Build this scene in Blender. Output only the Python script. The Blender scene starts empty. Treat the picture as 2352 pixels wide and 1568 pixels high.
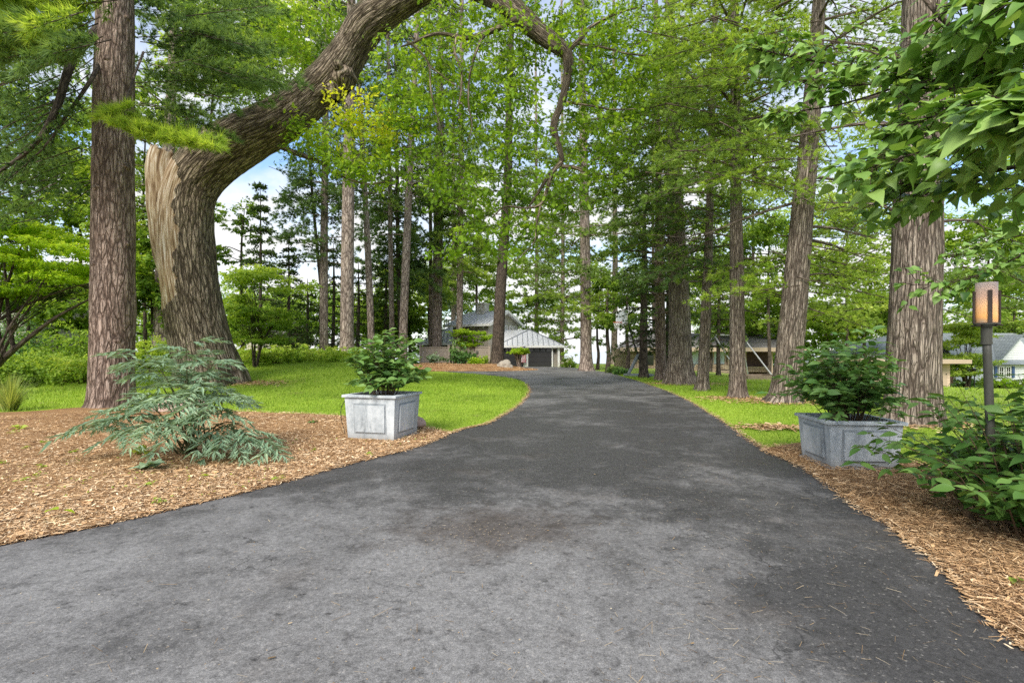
import bpy, bmesh, math, random
import numpy as np
from mathutils import Vector, Matrix, noise as mnoise
R = math.radians
scene = bpy.context.scene
C = scene.collection
# ---------------------------------------------------------------- camera
FPX, CXP, HYP, CAMH = 1150.0, 1176.0, 806.0, 1.5      # focal length, centre and horizon of the survey (pixels), eye height
cam_d = bpy.data.cameras.new("camera"); cam = bpy.data.objects.new("camera", cam_d); C.objects.link(cam)
cam.location = (0, 0, CAMH); cam.rotation_euler = (R(90), 0, 0)
cam_d.sensor_width = 36; cam_d.lens = FPX / 2352 * 36; cam_d.shift_y = (HYP - 784) / 2352
cam_d.clip_start = 0.05; cam_d.clip_end = 6000
scene.camera = cam
scene.view_settings.view_transform = 'Standard'; scene.view_settings.look = 'None'
scene.view_settings.exposure = 0; scene.view_settings.gamma = 1
cy = scene.cycles
cy.max_bounces = 8; cy.diffuse_bounces = 5; cy.glossy_bounces = 2; cy.transmission_bounces = 6; cy.transparent_max_bounces = 6
cy.sample_clamp_indirect = 6; cy.use_denoising = False
cy.caustics_reflective = False; cy.caustics_refractive = False

def ss(t):
    t = np.clip(t, 0, 1); return t * t * (3 - 2 * t)
def terr(X, Y):
    X = np.asarray(X, float); Y = np.asarray(Y, float)
    Ys = np.maximum(Y, 1.0)
    rise = 1.2 * ss((Y - 11) / 23) * ss((-X / Ys - .19) / .14)
    fall = -1.6 * ss((X - 10) / 25) * ss((Y - 12) / 30)
    k = ss((Y - 60) / 14)
    return (rise + fall) * (1 - k) - 4.2 * k
def tz(x, y): return float(terr(x, y))
def P(x, y, Y): return Vector(((x - CXP) / FPX * Y, Y, CAMH - (y - HYP) / FPX * Y))
def PX(x, Y): return (x - CXP) / FPX * Y
def PZ(y, Y): return CAMH - (y - HYP) / FPX * Y
def GF(x, y): Y = FPX * CAMH / (y - HYP); return ((x - CXP) / FPX * Y, Y)
def base(x, Y): X = PX(x, Y); return Vector((X, Y, tz(X, Y)))

# ---------------------------------------------------------------- mesh builder
class MB:
    def __init__(s): s.V = []; s.F = []; s.M = []; s.T = []; s.B = []; s.W = []; s.n = 0
    def add(s, V, F, m=0, t=.5, b=None, w=None):
        V = np.asarray(V, float).reshape(-1, 3); k = len(V)
        if k == 0: return
        F = [np.asarray(f, int) for f in (F if isinstance(F, list) else [F])]
        s.V.append(V)
        for f in F:
            f = f.reshape(len(f), -1) + s.n; s.F.append(f); s.M.append(np.full(len(f), m, np.int32))
        s.T.append(np.broadcast_to(np.asarray(t, float), (k,)).copy())
        s.B.append(np.zeros((k, 3)) if b is None else np.asarray(b, float))
        s.W.append(np.zeros(k) if w is None else np.broadcast_to(np.asarray(w, float), (k,)).copy())
        s.n += k
    def box(s, c, d, rz=0, m=0, rx=0, ry=0, t=.5, taper=1.0):
        x, y, z = d[0] / 2, d[1] / 2, d[2] / 2
        V = np.array([(-x*taper,-y*taper,-z),(x*taper,-y*taper,-z),(x*taper,y*taper,-z),(-x*taper,y*taper,-z),(-x,-y,z),(x,-y,z),(x,y,z),(-x,y,z)])
        M_ = np.array((Matrix.Rotation(rz, 3, 'Z') @ Matrix.Rotation(ry, 3, 'Y') @ Matrix.Rotation(rx, 3, 'X')))
        V = V @ M_.T + np.array(c)
        s.add(V, np.array([(3,2,1,0),(4,5,6,7),(0,1,5,4),(1,2,6,5),(2,3,7,6),(3,0,4,7)]), m, t)
    def poly(s, pts, m=0, t=.5): s.add(np.array([tuple(p) for p in pts]), np.array([list(range(len(pts)))]), m, t)
    def slab(s, pts, th, m=0):
        a = np.array([tuple(p) for p in pts], float); k = len(a)
        nrm = np.cross(a[1] - a[0], a[2] - a[0]); nrm /= np.linalg.norm(nrm)
        V = np.vstack([a, a - nrm * th])
        s.add(V, [np.array([list(range(k))]), np.array([list(range(2*k-1, k-1, -1))]), np.array([(i, k+i, k+(i+1) % k, (i+1) % k) for i in range(k)])], m)
    def bar(s, a, b, w, h=None, m=0, up=(0,0,1)):
        a = np.array(tuple(a), float); b = np.array(tuple(b), float); d = b - a; L = np.linalg.norm(d); d /= L
        u = np.array(up, float)
        if abs(d @ u) > .98: u = np.array((1., 0, 0))
        r = np.cross(d, u); r /= np.linalg.norm(r); u = np.cross(r, d); h = h or w
        V = [p + r * sx * w / 2 + u * sz * h / 2 for p in (a, b) for sx, sz in ((-1,-1),(1,-1),(1,1),(-1,1))]
        s.add(V, np.array([(3,2,1,0),(4,5,6,7),(0,1,5,4),(1,2,6,5),(2,3,7,6),(3,0,4,7)]), m)
    def obj(s, name, mats, parent=None, origin=None, smooth=False, local=False, label=None):
        me = bpy.data.meshes.new(name)
        V = np.vstack(s.V) if s.V else np.zeros((0, 3))
        if parent is not None and not local: V = V - np.array(parent.location)
        if origin is not None: V = V - np.array(origin)
        tot = np.concatenate([np.full(len(f), f.shape[1], np.int32) for f in s.F]); loops = np.concatenate([f.ravel() for f in s.F]).astype(np.int32)
        start = np.concatenate([[0], np.cumsum(tot)[:-1]]).astype(np.int32)
        me.vertices.add(len(V)); me.vertices.foreach_set('co', V.astype(np.float32).ravel())
        me.loops.add(len(loops)); me.loops.foreach_set('vertex_index', loops)
        me.polygons.add(len(tot)); me.polygons.foreach_set('loop_start', start)
        me.polygons.foreach_set('material_index', np.concatenate(s.M))
        me.polygons.foreach_set('use_smooth', np.full(len(tot), bool(smooth)))
        a = me.attributes.new('tint', 'FLOAT', 'POINT'); a.data.foreach_set('value', np.concatenate(s.T).astype(np.float32))
        B = np.vstack(s.B)
        if np.any(B):
            a = me.attributes.new('bc', 'FLOAT_VECTOR', 'POINT'); a.data.foreach_set('vector', B.astype(np.float32).ravel())
            a = me.attributes.new('bare', 'FLOAT', 'POINT'); a.data.foreach_set('value', np.concatenate(s.W).astype(np.float32))
        me.update(calc_edges=True)
        for m in (mats if isinstance(mats, (list, tuple)) else [mats]): me.materials.append(m)
        o = bpy.data.objects.new(name, me); C.objects.link(o)
        if parent is not None: o.parent = parent
        if origin is not None: o.location = origin
        if label: o['label'] = label
        return o

def thing(name, label, cat, loc=(0,0,0), group=None, rz=0):
    o = bpy.data.objects.new(name, None); C.objects.link(o); o.empty_display_size = .2
    o.location = tuple(loc); o.rotation_euler = (0, 0, rz); o['label'] = label; o['category'] = cat
    if group: o['group'] = group
    return o
def tag(o, label, cat, group=None):
    o['label'] = label; o['category'] = cat
    if group: o['group'] = group
    return o
def struct(o, kind='structure'):
    o['kind'] = kind; return o
def copy_tree(o, parent=None):
    c = o.copy(); C.objects.link(c)
    if parent is not None: c.parent = parent
    for ch in list(o.children): copy_tree(ch, c)
    return c

# ---------------------------------------------------------------- curves, tubes
def crv(pts, per=6):
    p = np.array([tuple(q) for q in pts], float)
    if len(p) == 2: 
        t = np.linspace(0, 1, per + 1)[:, None]; return p[0] * (1 - t) + p[1] * t
    q = np.vstack([2 * p[0] - p[1], p, 2 * p[-1] - p[-2]]); out = []
    for i in range(1, len(q) - 2):
        a, b, c, d = q[i-1], q[i], q[i+1], q[i+2]
        for t in np.linspace(0, 1, per, endpoint=False):
            out.append(.5 * ((2*b) + (c-a)*t + (2*a-5*b+4*c-d)*t*t + (3*b-a-3*c+d)*t**3))
    out.append(q[-2]); return np.array(out)
def tube(mb, pts, rad=None, seg=8, m=0, t=.5, per=6, lump=0, seed=0, flare=None, barefn=None, raw=False, cap=True, ridge=0, rf=5.0):
    """pts: (x,y,z,r) rows or separate rad; bark coordinates ride along as an attribute"""
    p = np.array([tuple(q) for q in pts], float)
    if p.shape[1] == 3:
        rad = np.broadcast_to(np.asarray(rad, float), (len(p),)) if np.ndim(rad) == 0 or len(rad) == len(p) else np.linspace(rad[0], rad[-1], len(p))
        p = np.hstack([p, np.asarray(rad)[:, None]])
    c = p if raw else crv(p, per)
    X, r = c[:, :3], np.maximum(c[:, 3], .0005); n = len(X)
    T = np.gradient(X, axis=0); T /= np.linalg.norm(T, axis=1)[:, None] + 1e-9
    ref = np.array((0., 1., 0.)) if abs(T[0][1]) < .8 else np.array((1., 0., 0.))   # seam to the back (+Y)
    U = np.zeros((n, 3)); u = ref - T[0] * (ref @ T[0]); u /= np.linalg.norm(u); U[0] = u
    for i in range(1, n):
        u = U[i-1] - T[i] * (U[i-1] @ T[i]); U[i] = u / (np.linalg.norm(u) + 1e-9)
    Wv = np.cross(T, U)
    s = np.concatenate([[0], np.cumsum(np.linalg.norm(np.diff(X, axis=0), axis=1))])
    a = np.linspace(0, 2 * math.pi, seg, endpoint=False)
    ca, sa = np.cos(a), np.sin(a)
    rr = r[:, None] * np.ones(seg)[None, :]
    if lump:
        for i in range(n):
            for j in range(seg):
                rr[i, j] *= 1 + lump * mnoise.noise(Vector((ca[j]*1.6 + seed, sa[j]*1.6, s[i] / max(r[0], .05) * .5))) + lump * .5 * mnoise.noise(Vector((ca[j]*4 + seed, sa[j]*4, s[i] / max(r[0], .05) * 1.1)))
    if ridge:
        for i in range(n):
            for j in range(seg):
                tw_ = a[j] + .25 * math.sin(s[i] * .7 + seed); qx, qy = math.cos(tw_), math.sin(tw_)
                v = mnoise.noise(Vector((qx * rf + seed, qy * rf, s[i] * .9))); v2 = mnoise.noise(Vector((qx * rf * 2.1, qy * rf * 2.1 + seed, s[i] * 2.6)))
                rr[i, j] *= 1 + ridge * ((1 - 2.4 * abs(v)) * .8 + .5 * v2)
    if flare is not None:
        for i in range(n):
            rr[i] *= 1 + flare(s[i], a, seed)
    V = X[:, None, :] + rr[:, :, None] * (ca[None, :, None] * U[:, None, :] + sa[None, :, None] * Wv[:, None, :])
    r0 = r[0]
    B = np.stack([np.broadcast_to(ca * r0, (n, seg)), np.broadcast_to(sa * r0, (n, seg)), np.broadcast_to(s[:, None], (n, seg))], -1) + np.array((seed * 3.1, 0, seed * 1.7))
    W = None
    if barefn is not None: W = barefn(V, s, a).reshape(-1)
    i = np.arange(n - 1)[:, None] * seg; j = np.arange(seg)[None, :]; j2 = (j + 1) % seg
    F = np.stack([i + j, i + j2, i + seg + j2, i + seg + j], -1).reshape(-1, 4)
    Fs = [F]
    if cap: Fs.append(np.array([list(range((n-1)*seg, n*seg))]))
    mb.add(V.reshape(-1, 3), Fs, m, t, B.reshape(-1, 3), W)
    return X, r
def root_flare(amount=.5, height=.5, lobes=5):
    def f(s, a, seed):
        k = math.exp(-s / height)
        return amount * k * (1 + .45 * np.sin(lobes * a + seed * 2.3) + .25 * np.sin(3 * a + seed))
    return f
def unit(v): return v / (np.linalg.norm(v, axis=-1, keepdims=True) + 1e-9)

# ---------------------------------------------------------------- leaves and needles
def needles(mb, pos, dirs, nn, L, w, tint, rng, m=0, spread=.75, droop=0.0):
    pos = np.asarray(pos, float); n = len(pos)
    if n == 0: return
    Pp = np.repeat(pos, nn, 0); D = np.repeat(unit(np.asarray(dirs, float)), nn, 0)
    d = unit(D + spread * unit(rng.normal(size=D.shape)) * (.6 + .6 * rng.random((len(D), 1))))
    d[:, 2] -= droop; d = unit(d)
    Lr = (L * (.65 + .5 * rng.random(len(D))))[:, None]
    q = unit(np.cross(d, rng.normal(size=D.shape))) * w / 2
    V = np.stack([Pp - q, Pp + q, Pp + d * Lr], 1).reshape(-1, 3)
    tt = np.repeat(np.broadcast_to(tint, (n,)), nn) + .12 * rng.normal(size=len(D))
    mb.add(V, np.arange(len(V)).reshape(-1, 3), m, np.repeat(np.clip(tt, 0, 1), 3))
def place(mb, tplV, tplF, pos, ax, nrm, scale, tint, m=0):
    x = unit(ax); y = unit(np.cross(nrm, x)); z = np.cross(x, y); n = len(pos); k = len(tplV)
    sc = np.broadcast_to(scale, (n,))[:, None, None]
    V = pos[:, None, :] + sc * (tplV[None, :, 0:1] * x[:, None] + tplV[None, :, 1:2] * y[:, None] + tplV[None, :, 2:3] * z[:, None])
    F = (tplF[None] + (np.arange(n) * k)[:, None, None]).reshape(-1, tplF.shape[1])
    mb.add(V.reshape(-1, 3), F, m, np.repeat(np.broadcast_to(tint, (n,)), k))
def leaf_tpl(prof, fold=.25, droop=.25, wave=0):
    V, F = [], []
    for i, (t, w) in enumerate(prof):
        z = -droop * t * t; wv = wave * math.sin(i * 2.1)
        V += [(t, 0, z), (t, w, z + fold * w + wv), (t, -w, z + fold * w - wv)]
    for i in range(len(prof) - 1):
        a = 3 * i; b = a + 3; F += [(a, b, b+1, a+1), (b, a, a+2, b+2)]
    return np.array(V), np.array(F)
HEART = leaf_tpl([(0,.02),(.06,.24),(.2,.36),(.4,.33),(.6,.23),(.8,.1),(.92,.035),(1,.004)], .14, .28, .02)
OVATE = leaf_tpl([(0,.02),(.15,.17),(.4,.27),(.65,.21),(.85,.09),(1,.005)], .3, .3)
_hp = [(0,.02),(.06,.24),(.2,.36),(.4,.33),(.6,.23),(.8,.1),(.92,.035),(1,.004)]; _op = [(0,.02),(.15,.17),(.4,.27),(.65,.21),(.85,.09),(1,.005)]
HEARTS = [HEART, leaf_tpl(_hp, .3, .55, .03), leaf_tpl(_hp, .05, .1, .035), leaf_tpl([(t, w * .8) for t, w in _hp], .22, -.12, .02)]
OVATES = [OVATE, leaf_tpl(_op, .12, .6, .02), leaf_tpl([(t, w * 1.15) for t, w in _op], .2, .05, .025), leaf_tpl([(t, w * .8) for t, w in _op], .4, .2, .02)]
_h = [(0,0),(.12,.05),(.24,.2),(.36,.09),(.48,.3),(.6,.12),(.74,.24),(.86,.08),(1,0)]
OAKL = (np.array([(x, y, -.15*x*x) for x, y in _h] + [(x, -y, -.15*x*x) for x, y in _h[-2:0:-1]]), np.array([list(range(16))]))
DIAM = (np.array([(0,0,0),(.45,.3,.06),(1,0,-.1),(.45,-.3,.06)]), np.array([[0,3,2,1]]))
LANCE = (np.array([(0,0,0),(.35,.1,.03),(1,0,-.15),(.35,-.1,.03)]), np.array([[0,3,2,1]]))

def leaf_cloud(mb, cen, rad, n, size, rng, tpl=DIAM, m=0, t0=.45, flat=.6, tilt=.6, shell=0.0, tvar=.16, grad=.3):
    """leaves through an ellipsoid clump, brighter on top"""
    cen = np.array(tuple(cen)); rad = np.array(rad, float) if np.ndim(rad) else np.array((rad, rad, rad * flat))
    d = unit(rng.normal(size=(n, 3))); rr = (shell + (1 - shell) * rng.random(n)) ** (1 / 2.2)
    if n > 60:      # leaves gather on sprays, leaving ragged gaps
        ns = max(4, n // 20); idx = rng.integers(0, ns, n); sc_ = d[:ns] * rr[:ns, None] * 1.08; ln_ = unit(rng.normal(size=(ns, 3)) * (1, 1, .45)) * (.16 + .2 * rng.random((ns, 1)))
        q = sc_[idx] + ln_[idx] * rng.uniform(-1, 1, (n, 1)) + rng.normal(size=(n, 3)) * .075
    else: q = d * rr[:, None]
    pos = cen + q * rad
    out = q * np.array((1, 1, .2)) + .45 * rng.normal(size=(n, 3)); out[:, 2] -= .25
    nr = np.stack([tilt * rng.normal(size=n), tilt * rng.normal(size=n), np.ones(n)], -1)
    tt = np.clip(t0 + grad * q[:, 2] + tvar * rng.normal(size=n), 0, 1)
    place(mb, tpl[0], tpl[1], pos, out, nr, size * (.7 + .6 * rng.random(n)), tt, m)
def place_var(mb, tpls, pos, ax, nrm, scale, tint, rng):
    k = rng.integers(0, len(tpls), len(pos))
    for i, tp in enumerate(tpls):
        s = k == i
        if s.any(): place(mb, tp[0], tp[1], pos[s], ax[s], nrm[s], scale[s], tint[s])
def in_poly(poly, X, Y):
    poly = np.asarray(poly); inside = np.zeros(len(X), bool); j = len(poly) - 1
    for i in range(len(poly)):
        xi, yi = poly[i]; xj, yj = poly[j]
        c = ((yi > Y) != (yj > Y)) & (X < (xj - xi) * (Y - yi) / (yj - yi + 1e-12) + xi); inside ^= c; j = i
    return inside
# ---------------------------------------------------------------- materials
def new_mat(name):
    m = bpy.data.materials.new(name); m.use_nodes = True; m.node_tree.nodes.clear(); return m, m.node_tree
def nd(nt, t, inp=None, **kw):
    n = nt.nodes.new('ShaderNode' + t)
    for k, v in kw.items(): setattr(n, k, v)
    for k, v in (inp or {}).items():
        s = n.inputs[k]
        if isinstance(v, bpy.types.NodeSocket): nt.links.new(v, s)
        elif isinstance(v, (tuple, list)) and s.type == 'RGBA' and len(v) == 3: s.default_value = (*v, 1)
        else: s.default_value = v
    return n
def ramp(nt, fac, stops, interp='LINEAR'):
    n = nd(nt, 'ValToRGB', {0: fac}); cr = n.color_ramp; cr.interpolation = interp
    while len(cr.elements) < len(stops): cr.elements.new(.5)
    for e, (p, c) in zip(cr.elements, stops): e.position = p; e.color = (*c, 1) if np.ndim(c) else (c, c, c, 1)
    return n.outputs[0]
def mix(nt, f, a, b, blend='MIX'):
    n = nd(nt, 'Mix', data_type='RGBA', blend_type=blend)
    for i, v in ((0, f), (6, a), (7, b)):
        if isinstance(v, bpy.types.NodeSocket): nt.links.new(v, n.inputs[i])
        else: n.inputs[i].default_value = (*v, 1) if np.ndim(v) else v
    return n.outputs[2]
def mth(nt, op, a, b=0.0, c=0.0, clamp=False):
    return nd(nt, 'Math', {0: a, 1: b, 2: c}, operation=op, use_clamp=clamp).outputs[0]
def coord(nt, kind='Object', scale=(1,1,1)):
    tc = nd(nt, 'TexCoord'); return nd(nt, 'Mapping', {'Vector': tc.outputs[kind], 'Scale': scale}).outputs[0]
def geo_pos(nt, scale=(1,1,1)):
    return nd(nt, 'Mapping', {'Vector': nd(nt, 'NewGeometry').outputs['Position'], 'Scale': scale}).outputs[0]
def ntex(nt, vec, scale, detail=4, rough=.55, dist=0): return nd(nt, 'TexNoise', {'Vector': vec, 'Scale': scale, 'Detail': detail, 'Roughness': rough, 'Distortion': dist}).outputs[0]
def bump(nt, h, strength=.5, dist=.02): return nd(nt, 'Bump', {'Height': h, 'Strength': strength, 'Distance': dist}).outputs[0]
def finish(nt, color, rough=.7, normal=None, spec=.3, metal=0, emit=None, estr=0):
    inp = {'Base Color': color, 'Roughness': rough, 'Specular IOR Level': spec, 'Metallic': metal}
    if normal is not None: inp['Normal'] = normal
    if emit is not None: inp['Emission Color'] = emit; inp['Emission Strength'] = estr
    b = nd(nt, 'BsdfPrincipled', inp); o = nd(nt, 'OutputMaterial', {'Surface': b.outputs[0]}); return b
def plain(name, col, rough=.6, var=.25, scale=6, spec=.3, metal=0, bmp=.15, streak=False):
    m, nt = new_mat(name); v = coord(nt, 'Object', (1, 1, .25) if streak else (1, 1, 1))
    n = ntex(nt, v, scale, 6, .65); n2 = ntex(nt, v, scale * 7, 3)
    f = mth(nt, 'MULTIPLY_ADD', n2, .35, mth(nt, 'MULTIPLY', n, .65))
    c = ramp(nt, f, [(.25, tuple(x * (1 - var) for x in col)), (.75, tuple(min(1, x * (1 + var)) for x in col))])
    finish(nt, c, rough, bump(nt, n2, bmp, .01), spec, metal); return m
def leaf_mat(name, dark, mid, light, trans=.4, rough=.5, spec=.25):
    m, nt = new_mat(name); a = nd(nt, 'Attribute', attribute_name='tint').outputs['Fac']
    c = ramp(nt, a, [(0, dark), (.45, mid), (1, light)])
    back = mix(nt, 1.0, c, (1.25, 1.15, .55), 'MULTIPLY')
    p = nd(nt, 'BsdfPrincipled', {'Base Color': c, 'Roughness': rough, 'Specular IOR Level': spec})
    tr = nd(nt, 'BsdfTranslucent', {'Color': back})
    mx = nd(nt, 'MixShader', {0: trans, 1: p.outputs[0], 2: tr.outputs[0]}); nd(nt, 'OutputMaterial', {'Surface': mx.outputs[0]}); return m
def bark_mat(name, crack, mid, light, su=9.0, sv=2.4, bmp=1.0, bd=.03, moss=0.0, bare=False, rough=.9):
    m, nt = new_mat(name); bc = nd(nt, 'Attribute', attribute_name='bc').outputs['Vector']
    v = nd(nt, 'Mapping', {'Vector': bc, 'Scale': (su, su, sv)}).outputs[0]
    dv = nd(nt, 'TexNoise', {'Vector': v, 'Scale': .8, 'Detail': 3}).outputs['Color']
    vv = nd(nt, 'VectorMath', {0: v, 1: nd(nt, 'VectorMath', {0: dv, 1: (1.5, 1.5, 1.5)}, operation='MULTIPLY').outputs[0]}, operation='ADD').outputs[0]
    e = nd(nt, 'TexVoronoi', {'Vector': vv, 'Scale': 1.0}, feature='DISTANCE_TO_EDGE').outputs['Distance']
    e2 = nd(nt, 'TexVoronoi', {'Vector': vv, 'Scale': 2.3}, feature='DISTANCE_TO_EDGE').outputs['Distance']
    cell = nd(nt, 'TexVoronoi', {'Vector': vv, 'Scale': 1.0}).outputs['Color']
    cr = ramp(nt, e, [(.0, 0.0), (.04, .22), (.16, .88), (.45, 1.0)]); cr2 = ramp(nt, e2, [(.0, .4), (.16, 1.0)])
    fine = ntex(nt, v, 5, 5, .7); big = ntex(nt, bc, .9, 3)
    h = mth(nt, 'MULTIPLY', cr, cr2); h = mth(nt, 'MULTIPLY_ADD', fine, .35, h)
    f = mth(nt, 'MULTIPLY', mth(nt, 'MULTIPLY', h, mth(nt, 'MULTIPLY_ADD', fine, .6, .42)), mth(nt, 'MULTIPLY_ADD', big, .6, .7))
    c = ramp(nt, f, [(.14, crack), (.48, mid), (.95, light)])
    g = nd(nt, 'SeparateColor', {0: cell}).outputs[0]
    c = mix(nt, .25, c, ramp(nt, g, [(0, .25), (1, .8)]), 'OVERLAY')
    if moss:
        nz = nd(nt, 'SeparateXYZ', {0: nd(nt, 'NewGeometry').outputs['Normal']}).outputs[2]
        mk = mth(nt, 'MULTIPLY', mth(nt, 'MULTIPLY_ADD', nz, 1.6, -.25, clamp=True), ramp(nt, ntex(nt, bc, 2.2, 5), [(.42, 0.), (.6, moss)]))
        c = mix(nt, mk, c, (.09, .11, .025))
    if bare:
        w = nd(nt, 'Attribute', attribute_name='bare').outputs['Fac']
        wv = nd(nt, 'Mapping', {'Vector': bc, 'Scale': (8, 8, .55)}).outputs[0]
        g = ntex(nt, wv, 2, 6, .65, .4)
        wc = ramp(nt, g, [(.30, (.07, .042, .024)), (.42, (.20, .13, .075)), (.52, (.36, .27, .175)), (.62, (.52, .45, .37)), (.76, (.63, .59, .54))])
        wm = ramp(nt, mth(nt, 'MULTIPLY_ADD', ntex(nt, bc, 3, 4), .35, mth(nt, 'SUBTRACT', w, .18)), [(.46, 0.), (.5, 1.)])
        c = mix(nt, wm, c, wc); h = mix(nt, wm, h, mth(nt, 'MULTIPLY_ADD', g, .5, -.35))
    finish(nt, c, rough, bump(nt, h, bmp, bd), .15); return m

BARK_PINE = bark_mat('pine_bark', (.065, .044, .034), (.27, .195, .155), (.42, .33, .275), 9, 1.7, 1.0, .045)
BARK_PINE_R = bark_mat('grey_pine_bark', (.06, .045, .036), (.245, .195, .157), (.41, .345, .285), 11.5, 1.35, 1.0, .045)
BARK_OAK = bark_mat('oak_bark', (.036, .027, .018), (.215, .168, .12), (.42, .345, .26), 7.5, 1.1, 1.0, .07, moss=.9, bare=True)
BARK_FAR = bark_mat('far_pine_bark', (.08, .06, .05), (.28, .22, .185), (.43, .36, .31), 5, 1.6, .7, .04)
BARK_DARK = bark_mat('dark_bark', (.025, .02, .016), (.085, .066, .052), (.16, .125, .1), 9, 2.5, .8, .02)
BARK_TWIG = bark_mat('twig_bark', (.03, .022, .016), (.085, .064, .048), (.16, .125, .1), 14, 3, .5, .01)
STEM = plain('green_stem', (.07, .075, .03), .6, .4)
STEM_BR = plain('brown_stem', (.09, .06, .035), .7, .4)

L_OAK = leaf_mat('oak_leaf', (0.061, 0.134, 0.011), (0.220, 0.381, 0.028), (0.488, 0.650, 0.071), 0.57)
L_YEL = leaf_mat('yellow_leaf', (0.195, 0.291, 0.019), (0.488, 0.605, 0.028), (0.756, 0.762, 0.067), 0.62)
L_BIG = leaf_mat('broad_leaf', (0.04, 0.105, 0.02), (0.15, 0.29, 0.05), (0.35, 0.52, 0.15), .38, .42, .35)
L_BUSH = leaf_mat('bush_leaf', (0.025, 0.07, 0.014), (0.085, 0.19, 0.035), (0.22, 0.37, 0.085), .3, .42, .35)
L_POT = leaf_mat('planter_leaf', (0.03, 0.085, 0.02), (0.1, 0.22, 0.05), (0.26, 0.41, 0.12), .3, .42, .35)
L_MAPLE = leaf_mat('maple_leaf', (0.122, 0.224, 0.014), (0.366, 0.560, 0.038), (0.634, 0.806, 0.114), 0.62)
L_MID = leaf_mat('woodland_leaf', (0.079, 0.157, 0.021), (0.256, 0.403, 0.057), (0.537, 0.672, 0.133), 0.57)
L_PALE = leaf_mat('pale_leaf', (0.146, 0.246, 0.048), (0.366, 0.504, 0.114), (0.659, 0.762, 0.228), 0.57)
L_HEM = leaf_mat('hemlock_needle', (0.024, 0.056, 0.015), (0.098, 0.168, 0.040), (0.244, 0.347, 0.085), 0.42)
L_CEDAR = leaf_mat('cedar_spray', (0.020, 0.043, 0.013), (0.061, 0.112, 0.030), (0.183, 0.246, 0.071), 0.37)
N_DARK = leaf_mat('dark_pine_needle', (0.05, 0.105, 0.04), (0.15, 0.255, 0.085), (0.32, 0.46, 0.15), 0.47)
N_MID = leaf_mat('pine_needle', (0.067, 0.134, 0.028), (0.220, 0.347, 0.071), (0.451, 0.594, 0.142), 0.52)
N_LIGHT = leaf_mat('bright_pine_needle', (0.110, 0.190, 0.028), (0.305, 0.459, 0.071), (0.561, 0.694, 0.142), 0.57)
L_BLUE = leaf_mat('blue_green_leaf', (0.1, 0.17, 0.115), (0.24, 0.36, 0.235), (0.52, 0.65, 0.42), .3, .5)
L_GRASSY = leaf_mat('tall_grass_blade', (0.116, 0.181, 0.039), (0.329, 0.423, 0.115), (0.692, 0.726, 0.282), 0.52)
L_LAWN = leaf_mat('lawn_blade', (0.1, 0.18, 0.016), (0.265, 0.41, 0.038), (0.46, 0.6, 0.085), .35, .55)
L_GROUND = leaf_mat('ground_cover_leaf', (0.098, 0.179, 0.019), (0.305, 0.470, 0.048), (0.610, 0.694, 0.152), 0.52)
CHIP = leaf_mat('mulch_chip', (.11, .058, .03), (.62, .39, .20), (.88, .69, .46), .0, .85, .1)
DEBRIS = leaf_mat('dry_needle', (.06, .035, .02), (.30, .20, .10), (.62, .52, .36), .0, .8, .15)
FLOWER = plain('cream_flower', (.62, .6, .45), .7)

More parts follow.
